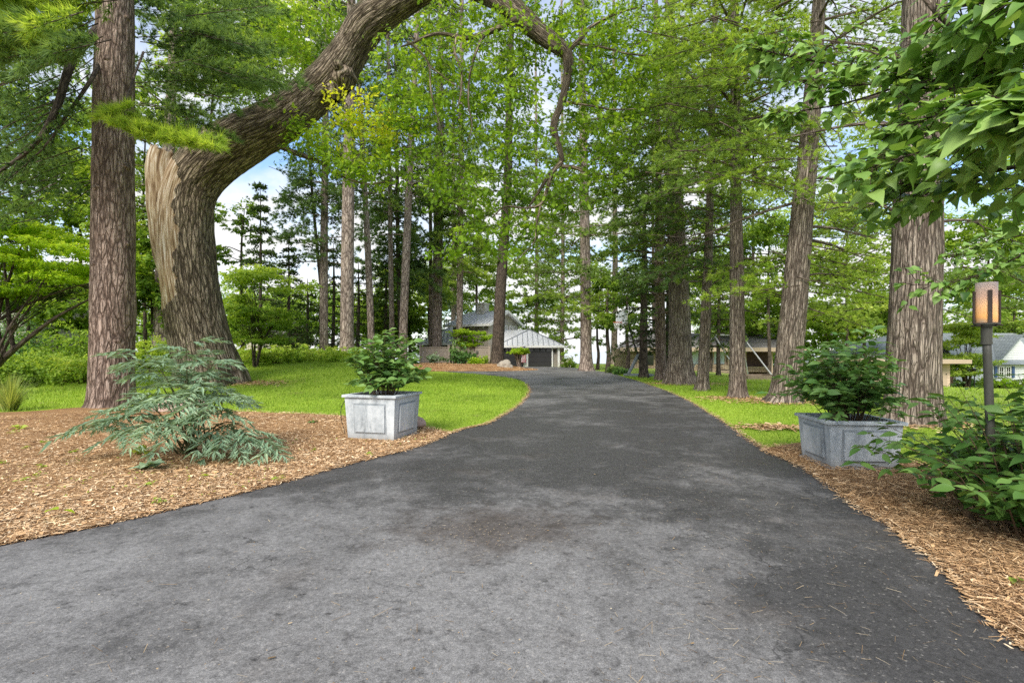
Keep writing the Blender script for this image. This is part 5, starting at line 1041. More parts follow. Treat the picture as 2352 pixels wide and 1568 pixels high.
place(mb, *OVATE, np.stack([q[:, 0], q[:, 1], .045 + .02 * rng.random(len(q))], -1), np.stack([rng.normal(size=len(q)), rng.normal(size=len(q)), .2 * rng.random(len(q))], -1), np.stack([.3 * rng.normal(size=len(q)), .3 * rng.normal(size=len(q)), np.ones(len(q))], -1), .035, np.clip(.6 + .2 * rng.normal(size=len(q)), 0, 1))
struct(mb.obj('weed_cover', L_GROUND), 'stuff')

# ---- broad-leaved tree leaning in from the right
def broadleaf():
    rng = np.random.default_rng(580); b = (5.6, 3.4, 0.); t = thing('broadleaf_tree', 'broad glossy heart-shaped leaves hanging in from the top right corner', 'tree', b)
    wood, lf = MB(), MB(); tube(wood, [(5.6,3.4,-.1,.13),(5.55,3.4,1.2,.11),(5.3,3.35,2.4,.10),(5.2,3.3,3.6,.08),(5.1,3.2,4.6,.05)], seg=12, lump=.05)
    pos, ax, nr, tt, sz = [], [], [], [], []
    def branch(pts, r0, size, dens, spread, t0=.42, root=True):
        w = [tuple(P(x, y, Y)) for x, y, Y in pts]
        if root: w = [(5.25, 3.33, min(max(w[0][2] - .3, 1.4), 4.3))] + w
        c = crv(w, 8); n = len(c); tube(wood, np.hstack([c, np.linspace(r0, .004, n)[:, None]]), seg=6, raw=True, cap=False)
        L = np.sum(np.linalg.norm(np.diff(c, axis=0), axis=1)); i0 = 8 if root else 1
        for k in range(int(L * dens)):
            f = rng.random(); j = min(i0 + int(f * (n - 1 - i0)), n - 2); q = c[j] + (c[j+1] - c[j]) * rng.random(); T = unit(c[j+1] - c[j])
            d = unit(T * (.3 + .5 * rng.random()) + rng.normal(size=3) * np.array((.7, .8, .55))); lt = spread * (.25 + .8 * rng.random()); e = q + d * lt + np.array((0, 0, -.08 * lt))
            tube(wood, [(*q, .005), (*((q + e) / 2 + np.array((0, 0, .05 * lt))), .0035), (*e, .002)], seg=4, cap=False, per=3)
            for g in range(rng.integers(4, 7)):
                u = .45 + .55 * rng.random(); az = rng.random() * 6.28; o = unit(d * .5 + np.array((math.cos(az), math.sin(az), -.05 - .4 * rng.random()))); p = q + (e - q) * u; stalk = size * (.25 + .3 * rng.random())
                tube(wood, [(*p, .0015), (*(p + o * stalk), .001)], seg=3, raw=True, cap=False)
                pos.append(p + o * stalk); ax.append(o + np.array((0, 0, -.35 * rng.random()))); nr.append(np.array((.35 * rng.normal(), .3 * rng.normal() - .55, .9))); tt.append(t0 + .1 + .21 * rng.normal()); sz.append(size * (.65 + .55 * rng.random()))
    branch([(2600,120,3.0),(2330,135,3.5),(2120,150,4.2),(1930,150,4.9),(1770,120,5.3),(1745,115,5.4)], .022, .125, 22, .36, .55)
    branch([(2350,180,3.5),(2180,205,4.0),(2000,195,4.6),(1880,205,5.0)], .012, .12, 22, .34, .46, False)
    branch([(2120,180,4.2),(1950,235,4.8),(1840,255,5.1),(1765,265,5.3)], .010, .11, 20, .22, .5, False)
    branch([(2600,230,2.6),(2350,235,3.0),(2180,260,3.4),(2060,290,3.7)], .018, .13, 17, .34, .5)
    branch([(2620,330,2.5),(2350,310,2.8),(2200,325,3.1),(2080,360,3.4),(1970,395,3.7)], .018, .13, 17, .34, .52)
    branch([(2640,380,2.7),(2380,380,3.0),(2260,400,3.3),(2150,430,3.6),(2060,420,3.8)], .015, .125, 13, .32, .36)
    branch([(2620,290,2.2),(2420,270,2.4),(2330,250,2.5)], .012, .155, 13, .22, .62)
    branch([(2560,-20,2.6),(2350,10,3.0),(2230,10,3.3),(2140,40,3.6)], .014, .125, 16, .34, .45)
    branch([(2620,60,3.0),(2400,80,3.2),(2280,110,3.5),(2180,110,3.8)], .014, .14, 13, .34, .44)
    branch([(2600,420,3.6),(2360,430,4.0),(2260,440,4.3)], .010, .15, 8, .3, .4)
    branch([(2420,200,3.2),(2250,175,3.7),(2130,190,4.1),(2050,215,4.4)], .012, .125, 22, .36, .48, False)
    branch([(2400,290,3.1),(2230,280,3.5),(2120,310,3.9),(2030,345,4.2)], .012, .125, 22, .36, .44, False)
    branch([(2400,370,3.2),(2240,400,3.6),(2140,440,3.9),(2060,450,4.1)], .011, .12, 22, .34, .36, False)
    branch([(2300,40,3.5),(2190,60,3.8),(2110,95,4.1)], .010, .12, 18, .34, .46, False)
    branch([(2060,140,4.4),(1950,110,4.9),(1850,130,5.3),(1790,170,5.5)], .009, .115, 18, .3, .5, False)
    branch([(2700,560,4.6),(2400,570,5.2),(2280,620,5.5),(2180,650,5.8),(2090,655,6.0)], .014, .10, 14, .3, .42)
    branch([(2650,500,5.0),(2380,535,5.6),(2260,560,6.0),(2190,590,6.2)], .012, .10, 14, .32, .5)
    for pts in ([(2100,-30,3.9),(2160,40,3.8),(2230,100,3.7),(2290,170,3.5)],): c = crv([tuple(P(*p)) for p in pts], 6); tube(wood, np.hstack([c, np.linspace(.012, .022, len(c))[:, None]]), seg=7, raw=True)
    place_var(lf, HEARTS, np.array(pos), np.array(ax), np.array(nr), np.array(sz), np.clip(tt, 0, 1), rng)
    wood.obj('trunk', BARK_TWIG, t, smooth=True); lf.obj('crown', L_BIG, t, smooth=True)
broadleaf()
# ---------------------------------------------------------------- planters
def planter(label, c, size, h, rz, taper=.91, lean=None):
    t = thing('planter', label, 'planter', (*c, .0), 'square zinc planters flanking the driveway', rz)
    mb = MB(); s = size / 2; b = s * taper; th = .035; zr = h - .04
    def ringv(hw, z): return [(-hw,-hw,z),(hw,-hw,z),(hw,hw,z),(-hw,hw,z)]
    V = ringv(b, .0) + ringv(s, zr) + ringv(s - th, zr) + ringv((b + s) / 2 - th, h * .55)
    q = lambda a, c_: [(a + i, a + (i+1) % 4, c_ + (i+1) % 4, c_ + i) for i in range(4)]
    mb.add(V, np.array(q(0, 4) + q(4, 8) + q(8, 12) + [(12,13,14,15)]))
    mb.obj('box', ZINC, t, local=True)
    rm = MB(); o = s + .035; i_ = s - .055
    V = ringv(o, h - .04) + ringv(o, h - .008) + ringv(o - .008, h) + ringv(i_, h) + ringv(i_, h - .06)
    rm.add(V, np.array(q(0, 4) + q(4, 8) + q(8, 12) + q(12, 16) + q(16, 0))); rm.obj('rim', ZINC, t, local=True)
    for k in range(4):     # raised panel on every face
        p = MB(); M_ = Matrix.Rotation(k * math.pi / 2, 3, 'Z'); sl = (s - b) / zr
        def pt(x, z, out): y = -(b + sl * z) - out; v = M_ @ Vector((x, y, z)); return tuple(v)
        w0, z0, z1 = size * .29, h * .2, h * .78
        A = [pt(-w0, z0, -.002), pt(w0, z0, -.002), pt(w0 * 1.04, z1, -.002), pt(-w0 * 1.04, z1, -.002)]; B_ = [pt(-w0, z0, .022), pt(w0, z0, .022), pt(w0 * 1.04, z1, .022), pt(-w0 * 1.04, z1, .022)]
        p.add(A + B_, np.array([(4,5,6,7),(0,1,5,4),(1,2,6,5),(2,3,7,6),(3,0,4,7)])); p.obj('panel', ZINC, t, local=True)
        g = MB(); zz0, zz1, ww = z0 - .03, z1 + .03, w0 + .03
        g.add([pt(-ww, zz0, .003), pt(ww, zz0, .003), pt(ww, zz1, .003), pt(-ww, zz1, .003)], np.array([(0,1,2,3)])); g.obj('recess_shade', ZINC_D, t, local=True)  # flat sheet without depth; shade around the panel put into its darker colour
        f = MB(); f.box(M_ @ Vector((0, -b - .015, .015)), (2 * b + .05, .05, .03) if k % 2 == 0 else (.05, 2 * b + .05, .03)); f.obj('base_strip', ZINC_D, t, local=True)
    so_ = MB(); hw = s - th - .03
    n = 14; gx_ = np.linspace(-hw, hw, n); XX, YY = np.meshgrid(gx_, gx_); ZZ = np.array([h - .1 + .03 * mnoise.noise(Vector((x * 9, y * 9, 1))) for x, y in zip(XX.ravel(), YY.ravel())])
    ii = np.arange(n - 1)[:, None] * n; jj = np.arange(n - 1)[None, :]
    so_.add(np.stack([XX.ravel(), YY.ravel(), ZZ], -1), np.stack([ii + jj, ii + jj + 1, ii + n + jj + 1, ii + n + jj], -1).reshape(-1, 4)); so_.obj('soil', SOIL, t, local=True, smooth=True)
    return t
planter('grey zinc planter box on the left mulch with a thin wire at its side', PLc, .93, .77, R(-15))
planter('blue-grey zinc planter box on the right beside the massive pine', PRc, .86, .62, R(-6))
mb = MB(); wpt = [P(800,912,9.25), P(786,930,9.1), P(783,955,9.0), P(790,985,8.95), P(792,1003,8.75)]
tube(mb, [(*p, .006) for p in wpt], seg=5); tag(mb.obj('wire', WIRE, origin=(wpt[-1].x, wpt[-1].y, 0)), 'thin black wire hanging down the left planter to the mulch', 'wire')
def rock(label, c, d, m, seed, name='rock'):
    bm = bmesh.new(); bmesh.ops.create_icosphere(bm, subdivisions=4, radius=1)
    for v in bm.verts:
        n = v.co.normalized(); k = 1 + .28 * mnoise.noise(n * 1.3 + Vector((seed, 0, 0))) + .12 * mnoise.noise(n * 3.5 + Vector((0, seed, 0)))
        v.co = Vector((n.x * d[0] * k, n.y * d[1] * k, max(n.z * d[2] * k, -.2 * d[2])))
    me = bpy.data.meshes.new(name); bm.to_mesh(me); bm.free(); me.materials.append(m)
    for p in me.polygons: p.use_smooth = True
    o = bpy.data.objects.new(name, me); C.objects.link(o); o.location = c; return tag(o, label, 'rock')
rock('small pinkish brown rock behind the left planter', (*GF(950, 985), .1), (.22, .16, .17), ROCK_P, 2)
rock('flat pinkish rock behind the feathery blue-green shrub', (PX(415, 12.2), 12.2, .12), (.55, .35, .3), ROCK_P, 5)
rock('pale boulder on the mulch island before the garage', ib(1160, 39.5), (.62, .42, .48), ROCK, 7, 'boulder')

# ---------------------------------------------------------------- lamp post
def lamp():
    Y = 4.5; x = PX(2281, Y); t = thing('lamp_post', 'dark metal lamp post with a lit frosted glass cylinder lantern', 'lamp', (x, Y, 0), None, 0)
    lx = PX(2266, Y) - x; zt = PZ(742, Y)
    m = MB(); tube(m, [(0, 0, -.05, .035), (lx * .5, 0, zt * .5, .033), (lx, 0, zt - .1, .032)], seg=20, per=4); m.obj('post', BRONZE, t, local=True, smooth=True)
    m = MB(); tube(m, [(lx, 0, zt - .17, .04), (lx, 0, zt - .03, .04)], seg=20, per=1); tube(m, [(lx, 0, zt - .19, .043), (lx, 0, zt - .17, .043)], seg=20, per=1); m.obj('collar', BRONZE, t, local=True)
    m = MB(); tube(m, [(lx, 0, zt - .03, .07), (lx, 0, zt - .012, .07)], seg=24, per=1); tube(m, [(lx, 0, zt - .012, .092), (lx, 0, zt, .092)], seg=28, per=1); m.obj('base_plate', BRONZE, t, local=True)
    m = MB(); zg = .36; r = .076
    g = [(0, r), (zg, r), (zg, r - .008), (.02, r - .008)]; n = 40; a = np.linspace(0, 6.2832, n, endpoint=False)
    V = np.concatenate([np.stack([rr * np.cos(a), rr * np.sin(a), np.full(n, z)], -1) for z, rr in g]); F = [(k * n + i, k * n + (i+1) % n, (k+1) * n + (i+1) % n, (k+1) * n + i) for k in range(3) for i in range(n)]
    m.add(V, np.array(F)); o = m.obj('glass_shade', GLASS_LIT, t, local=True, smooth=True); o.location = (lx, 0, zt + .003)
    for k in range(4):
        az = R(-118 + 90 * k); b = MB(); rr = r + .012; b.box((lx + rr * math.cos(az), rr * math.sin(az), zt + .145), (.012, .028, .29), az); b.obj('bracket', BRONZE_BK, t, local=True)
    for k in range(4):
        az = R(-73 + 90 * k); b = MB(); b.bar((lx + .065 * math.cos(az), .065 * math.sin(az), zt - .02), (lx + .118 * math.cos(az), .118 * math.sin(az), zt - .02), .012); b.obj('thumb_screw', BRONZE_BK, t, local=True)
lamp()

# ---------------------------------------------------------------- lake house
def seams(mb, a, b, c, d, n, h=.05, w=.05):
    """ribs on a roof plane: a-b eave, d-c ridge"""
    a, b, c, d = (np.array(tuple(v), float) for v in (a, b, c, d)); nr = unit(np.cross(b - a, d - a)); nr = nr if nr[2] > 0 else -nr
    for k in range(1, n):
        f = k / n; p = a + (b - a) * f + nr * h * .5; q = d + (c - d) * f + nr * h * .5; mb.bar(p, q, w, h, up=tuple(nr))
def window_sq(t, p, u, nrm, w, h, frame=TRIM, panes=True):
    """small square window with a cross bar"""
    p = np.array(p); u = unit(np.array(u)); n = unit(np.array(nrm)); z = np.array((0, 0, 1.)); m = MB(); fw = .09
    for s in (-1, 1):
        m.bar(p + u * s * w / 2 - z * (h / 2 + fw / 2) + n * .03, p + u * s * w / 2 + z * (h / 2 + fw / 2) + n * .03, fw, .08, up=tuple(n))
        m.bar(p - u * (w / 2 - fw / 2) + z * s * h / 2 + n * .03, p + u * (w / 2 - fw / 2) + z * s * h / 2 + n * .03, fw, .08, up=tuple(n))
    m.bar(p - z * (h / 2 - fw / 2) + n * .03, p + z * (h / 2 - fw / 2) + n * .03, .045, .05, up=tuple(n)); m.bar(p - u * (w/2 - fw/2) + n * .025, p + u * (w/2 - fw/2) + n * .025, .045, .05, up=tuple(n))
    o = m.obj('window', frame, t); g = MB(); g.poly([p - u * w / 2 - z * h / 2 + n * .012, p + u * w / 2 - z * h / 2 + n * .012, p + u * w / 2 + z * h / 2 + n * .012, p - u * w / 2 + z * h / 2 + n * .012]); gg = g.obj('pane', DKGLASS, t); gg.parent = o; gg.location = (0, 0, 0); return o
def house():
    t = thing('lake_house', 'taupe house with standing seam metal roofs and a two-storey gable behind the fence', 'house', (0, 50, 0)); th = R(35)
    A = np.array((-math.cos(th), math.sin(th), 0)); B = np.array((math.sin(th), math.cos(th), 0)); Cn = np.array((PX(1122, 50), 50, 0)); La, Lb = 4.7, 5.2; z1 = 4.42; rise = 1.25
    up = np.array((0, 0, 1.))
    q = lambda a, b, z: Cn + A * a + B * b + up * z
    m = MB(); m.poly([q(La,0,0), q(0,0,0), q(0,0,z1), q(La,0,z1)]); m.poly([q(La,Lb,0), q(La,0,0), q(La,0,z1), q(La,Lb/2,z1+rise), q(La,Lb,z1)]); m.poly([q(0,Lb,0), q(La,Lb,0), q(La,Lb,z1), q(0,Lb,z1)]); m.obj('wall', TAUPE, t)
    m = MB(); m.poly([q(0,0,0), q(0,Lb,0), q(0,Lb,z1), q(0,Lb/2,z1+rise), q(0,0,z1)]); m.obj('wall', TAUPE_L, t, label='lighter gable end wall')
    ov = .5; e0 = -ov; sl = rise / (Lb / 2); ze = z1 - ov * sl + .04
    r1 = [q(La + .8, e0, ze), q(-.55, e0, ze), q(-.55, Lb/2, z1 + rise + .04), q(La + .1, Lb/2, z1 + rise + .04)]; r2 = [q(-.55, Lb + ov, ze), q(La + .8, Lb + ov, ze), q(La + .1, Lb/2, z1 + rise + .05), q(-.55, Lb/2, z1 + rise + .05)]
    m = MB(); m.slab(r1, .08); m.slab(r2, .08); rf = m.obj('roof', METAL_ROOF, t)
    m = MB(); seams(m, r1[0], r1[1], r1[2], r1[3], 13); sm_ = m.obj('seam', SEAM, t); sm_.parent = rf; sm_.location = (0, 0, 0); sm_['kind'] = 'stuff'
    m = MB(); m.bar(r1[0] - up * .14 - B * .0, r1[1] - up * .14, .05, .2); m.obj('fascia', TRIM, t)
    for e, p in ((r1[1], r1[2]), (r2[0], r2[3])): m = MB(); m.bar(e - up * .14 - A * .04, p - up * .14 - A * .04, .06, .26); m.obj('rake_board', TRIM, t)
    m = MB(); cc = q(La * .55, Lb / 2 - .25, z1 + rise + .15); m.box(cc, (1.05, .8, 1.3), -th); m.box(cc + up * .7, (1.2, .95, .12), -th); m.obj('chimney', CHIMB, t)
    nf = -B; 
    for a in (2.05, .75): window_sq(t, q(a, 0, z1 - .38), A, -B, .36, .36)
    for b in (2.95, 3.85, 4.6): window_sq(t, q(0, b, z1 - .5), B, -A, .42, .42)
    # hipped garage wing
    x0, x1, yf, yb, ez = PX(1152, 48), PX(1285, 48), 48.0, 54.5, 2.02
    m = MB(); m.box(((x0 + x1) / 2, (yf + yb) / 2 + .1, ez / 2), (x1 - x0, yb - yf, ez)); m.obj('wall', TAUPE, t, label='low garage wing wall')
    o_ = .45; px, py, pz = PX(1216, 51), 51.2, PZ(757, 51.2)
    E = [np.array(v) for v in ((x0 - o_, yf - o_, ez), (x1 + o_, yf - o_, ez), (x1 + o_, yb + o_, ez), (x0 - o_, yb + o_, ez))]; rp = np.array((px, py, pz)); rl = np.array((px - 2.6, py + 1.2, pz - .02)); rb = np.array((px, yb - 1.0, pz))
    m = MB(); m.poly([E[0], E[1], rp]); m.poly([E[1], E[2], rb, rp]); m.poly([E[2], E[3], rl, rb]); m.poly([E[3], E[0], rl]); m.poly([E[0], rp, rl]); m.poly([rp, rb, rl]); rf = m.obj('roof', METAL_ROOF, t, label='low hipped roof over the garage doors')
    m = MB(); n = 13
    for k in range(1, n):
        f = k / n; p = E[0] + (E[1] - E[0]) * f; fx = (rp[0] - E[0][0]) / (E[1][0] - E[0][0])
        g = f / fx if f < fx else (1 - f) / (1 - fx); top = np.array((p[0], p[1] + (rp[1] - p[1]) * g, ez + (pz - ez) * g)); m.bar(p + up * .03, top + up * .03, .05, .05)
    for k in range(1, 9):
        f = k / 9; p = E[1] + (E[2] - E[1]) * f; g = min(1, f / .45, (1 - f) / .18); top = np.array((p[0] + (px - p[0]) * g, p[1], ez + (pz - ez) * g)); m.bar(p + up * .03, top + up * .03, .05, .05)
    m.bar(E[0], rp + up * .02, .12, .06); m.bar(E[1], rp + up * .02, .12, .06); s_ = m.obj('seam', SEAM, t); s_.parent = rf; s_.location = (0, 0, 0); s_['kind'] = 'stuff'
    m = MB(); m.bar(E[0] - up * .1, E[1] - up * .1, .06, .2); m.bar(E[1] - up * .1 , E[2] - up * .1, .06, .2); m.obj('fascia', TRIM, t)
    def gdoor(xa, xb):
        m = MB(); w = xb - xa; m.box(((xa + xb) / 2, yf + .02, .92), (w, .1, 1.84))
        for k in range(1, 4): m.box(((xa + xb) / 2, yf - .035, k * .46), (w, .02, .02))
        d = m.obj('garage_door', DKDOOR, t); g = MB(); gn = 4
        for k in range(gn): g.box((xa + w * (k + .5) / gn, yf - .042, 1.58), (w / gn - .14, .02, .26))
        gg = g.obj('pane', DKGLASS, t); gg.parent = d; gg.location = (0, 0, 0)
        f = MB(); zc = 1.86
        for xx in (xa - .06, xb + .06): f.box((xx, yf - .02, .95), (.12, .16, 1.9))
        f.box(((xa + xb) / 2, yf - .02, zc + .06), (w + .24, .16, .12)); ff = f.obj('frame', TRIM, t); ff.parent = d; ff.location = (0, 0, 0)
    gdoor(PX(1157, 48), PX(1202, 48)); gdoor(PX(1213, 48), PX(1267, 48))
    m = MB(); m.box((PX(1207.5, 48), yf - .1, .97), (.28, .2, 1.94)); m.obj('pillar', TRIM, t); m = MB(); m.box((x1 - .08, yf - .03, 1.0), (.2, .2, 2.0)); m.obj('corner_board', TRIM, t)
    m = MB(); m.box((PX(1274, 48), yf + .0, 1.5), (.1, .14, .3)); m.obj('wall_light', BLKMET, t)
    # low hipped wing on the left
    xa, xb, ya, yb2, ez2 = PX(972, 53), PX(1062, 53), 53., 58., PZ(788, 53)
    m = MB(); m.box(((xa + xb) / 2, 55.5, ez2 / 2), (xb - xa, 5, ez2)); m.obj('wall', TAUPE, t, label='low wing wall left of the gable')
    E = [np.array(v) for v in ((xa - .5, ya - .5, ez2), (xb + .5, ya - .5, ez2), (xb + .5, yb2 + .5, ez2), (xa - .5, yb2 + .5, ez2))]; p1 = np.array((PX(1034, 55.5), 55.5, PZ(751, 55.5))); p2 = np.array((xb, 55.5, PZ(751, 55.5)))
    m = MB(); m.poly([E[0], E[1], p2, p1]); m.poly([E[3], E[0], p1]); m.poly([E[2], E[3], p1, p2]); m.poly([E[1], E[2], p2]); rf = m.obj('roof', METAL_ROOF, t, label='low hipped roof left of the gable')
    m = MB()
    for k in range(1, 12):
        f = k / 12; p = E[0] + (E[1] - E[0]) * f; fx = (p1[0] - E[0][0]) / (E[1][0] - E[0][0]); g = min(1, f / fx); top = np.array((p[0], p[1] + (p1[1] - p[1]) * g, ez2 + (p1[2] - ez2) * g)); m.bar(p + up * .03, top + up * .03, .05, .05)
    m.bar(E[0], p1 + up * .02, .12, .06); s_ = m.obj('seam', SEAM, t); s_.parent = rf; s_.location = (0, 0, 0); s_['kind'] = 'stuff'
    m = MB(); m.bar(E[0] - up * .1, E[1] - up * .1, .06, .2); m.obj('fascia', TRIM, t)
house()
# flag by the garage pillar
t = thing('flag', 'striped red and white flag with blue corner hanging by the garage pillar', 'flag', (PX(1205, 47.5), 47.5, 1.05))
m = MB(); m.bar((PX(1206, 47.5), 47.8, 1.2), (PX(1206.5, 47.5), 47.35, 2.0), .03); m.obj('pole', TRIM, t)
def cloth(name, s0, s1, z0, z1, mt):
    m = MB(); n = 5; xs = PX(1205.5, 47.5); V = []
    for i in range(n + 1):
        z = z0 + (z1 - z0) * i / n
        for s in (s0, s1): d = .25 * (2.0 - z); V.append((xs + (s - .7) * .36 * (1 + .25 * (2 - z)) - .05, 47.42 + .06 * math.sin(s * 14 + z * 3), z))
    m.add(V, np.array([(2*i, 2*i+1, 2*i+3, 2*i+2) for i in range(n)])); m.obj(name, mt, t)
for k in range(9):
    a, b = k / 9, (k + 1) / 9; cloth('stripe', a, b, .45 if k % 2 else .4, 1.32 if k > 3 else 1.92, F_RED if k % 2 == 0 else F_WHT)
cloth('canton', .44, 1.0, 1.325, 1.92, F_BLU)

# fence on the island
def fence():
    Y = 46.; t = thing('wooden_fence', 'weathered grey wooden privacy fence before the house', 'fence', (PX(1045, Y), Y, .3)); zt = PZ(796, Y); zb = .18
    xs = [PX(966, Y), PX(1031, Y), PX(1041, Y), PX(1124, Y)]
    for x in xs: m = MB(); m.box((x, Y, (zt + .1 + zb) / 2), (.2, .2, zt + .1 - zb)); m.box((x, Y, zt + .12), (.26, .26, .05)); m.obj('post', FENCE_W, t)
    m = MB(); n = 22
    for k in range(n): x = xs[0] + .12 + (xs[1] - xs[0] - .24) * (k + .5) / n; m.box((x, Y + .01 * (k % 2), (zt - .1 + zb) / 2), ((xs[1] - xs[0] - .24) / n * .93, .03, zt - .1 - zb))
    m.box(((xs[0] + xs[1]) / 2, Y, zt - .06), (xs[1] - xs[0] - .2, .12, .08)); m.obj('board_panel', FENCE_W, t)
    m = MB(); n = 15
    for k in range(n): z = zb + .1 + (zt - .2 - zb) * k / (n - 1); m.box(((xs[2] + xs[3]) / 2, Y, z), (xs[3] - xs[2] - .2, .03, .085))
    m.box(((xs[2] + xs[3]) / 2, Y, zt - .04), (xs[3] - xs[2] - .2, .12, .08)); m.obj('slat_panel', FENCE_W, t)
fence()
t = thing('path_light', 'small brown post light on the mulch island by the fence', 'lamp', ib(1096, 41.5)); z0 = isl_z(PX(1096, 41.5), 41.5); m = MB(); tube(m, [(PX(1096,41.5), 41.5, z0, .05), (PX(1096,41.5), 41.5, z0 + .8, .05)], per=1); m.obj('post', TIMBER, t); m = MB(); tube(m, [(PX(1096,41.5), 41.5, z0 + .8, .1), (PX(1096,41.5), 41.5, z0 + 1.0, .12), (PX(1096,41.5), 41.5, z0 + 1.1, .03)], per=2); m.obj('lamp_head', BRONZE, t)

# ---------------------------------------------------------------- basketball hoop
def hoop():
    Y = 30.; b = base(1464, Y); t = thing('basketball_hoop', 'portable basketball hoop with a leaning black pole beside the driveway', 'basketball hoop', (b.x, Y, b.z)); z0 = b.z
    m = MB(); a0, a1 = PX(1437, Y), PX(1497, Y); m.box(((a0 + a1) / 2, Y, z0 + .07), (a1 - a0, .95, .13), taper=1.06); m.obj('base', GREYPL, t)
    p0 = np.array((PX(1480, Y), Y, z0 + .14)); p1 = np.array((PX(1452, Y), Y, PZ(775, Y))); p2 = np.array((PX(1440, Y), Y, PZ(728, Y)))
    m = MB(); tube(m, [(*p0, .05), (*p1, .05), (*p2, .05)], seg=10, per=3); m.obj('pole', BLKMET, t, smooth=True)
    m = MB(); m.bar((PX(1441, Y), Y - .2, z0 + .14), (PX(1466, Y), Y, PZ(812, Y)), .2, .06); m.bar((PX(1448, Y), Y + .2, z0 + .14), (PX(1468, Y), Y, PZ(818, Y)), .06, .06); m.obj('brace', GREYPL, t)
    m = MB(); m.bar(p2, (PX(1430, Y), Y, PZ(728, Y)), .07); m.bar(p2 - (0, 0, .35), (PX(1430, Y), Y, PZ(738, Y)), .05); m.obj('arm', BLKMET, t)
    cx, cz = PX(1428, Y), PZ(729, Y); m = MB(); m.box((cx, Y, cz), (.05, 1.15, .78), R(20)); bb = m.obj('backboard', ACRYL, t)
    m = MB(); u = np.array((-math.sin(R(20)), math.cos(R(20)), 0)); n = np.array((-math.cos(R(20)), -math.sin(R(20)), 0)); c0 = np.array((cx, Y, cz))
    for s in (-1, 1): m.bar(c0 + u * s * .58 - (0, 0, .4), c0 + u * s * .58 + (0, 0, .4), .06, .07); m.bar(c0 - u * .55 + (0, 0, s * .39), c0 + u * .55 + (0, 0, s * .39), .06, .06)
    f = m.obj('frame', TRIM, t); f.parent = bb; f.location = (0, 0, 0)
    m = MB(); rc = c0 + n * .33 - (0, 0, .3); pts = [(rc[0] + .23 * math.cos(a), rc[1] + .23 * math.sin(a), rc[2], .016) for a in np.linspace(0, 6.283, 22)]; tube(m, pts, seg=6, raw=True); m.bar(c0 + n * .03 - (0, 0, .3), c0 + n * .12 - (0, 0, .3), .12, .06); m.obj('rim', ORANGE, t)
    m = MB()
    for k in range(10):
        a = k * .628; b_ = a + .5
        for s in (1, -1): tube(m, [(rc[0] + .22 * math.cos(a), rc[1] + .22 * math.sin(a), rc[2], .007), (rc[0] + .15 * math.cos(a + s * .5), rc[1] + .15 * math.sin(a + s * .5), rc[2] - .2, .007), (rc[0] + .12 * math.cos(a), rc[1] + .12 * math.sin(a), rc[2] - .4, .007)], seg=3, per=2)
    m.obj('net', NETM, t)
hoop()
# ---------------------------------------------------------------- swing set
def swing():
    Y = 31.; t = thing('swing_set', 'tall metal A-frame swing set on the right lawn', 'swing set', (PX(1700, Y), Y, tz(PX(1700, Y), Y))); zt = 2.5
    xa, xb = PX(1640, Y), PX(1702, Y); za = tz(xa, Y)
    m = MB(); m.bar((xa, Y, zt), (xb, Y, zt), .09); m.obj('top_beam', GALV, t)
    for (x, xf, yo) in ((xb, PX(1755, Y), -1.3), (xb, PX(1745, Y), 1.5), (xa, PX(1680, Y), -1.3), (xa, PX(1592, Y), .9)):
        m = MB(); zf = tz(xf, Y + yo); tube(m, [(x, Y, zt, .045), (xf, Y + yo, zf - .05, .045)], seg=8, per=1); m.obj('leg', GALV, t)
    for k in (0, 1):
        xs = xa + .7 + .8 * k; m = MB()
        for s in (-.22, .22): m.bar((xs + s, Y, zt), (xs + s, Y, .35), .012)
        r_ = m.obj('chain', BLKMET, t); m = MB(); m.box((xs, Y, .34), (.48, .2, .03)); m.obj('seat', BLKMET, t)
swing()
m = MB(); Y = 26.5; x0, x1 = PX(1716, Y), PX(1800, Y); z = tz(x0, Y)
t = thing('sandbox', 'low weathered timber sandbox frame on the right lawn', 'sandbox', ((x0 + x1) / 2, Y, z))
for (c, d) in ((((x0 + x1) / 2, Y, z + .08), (x1 - x0, .12, .28)), (((x0 + x1) / 2, Y + 2.2, z + .06), (x1 - x0, .12, .28)), ((x0, Y + 1.1, z + .07), (.12, 2.08, .28)), ((x1, Y + 1.1, z + .07), (.12, 2.08, .28))):
    m = MB(); m.box(c, d); m.obj('timber', TIMBER, t)
m = MB(); m.box(((x0 + x1) / 2, Y + 1.1, z + .0), (x1 - x0 - .14, 2.06, .16)); m.obj('sand', plain('sand', (.42, .36, .26), .95), t)

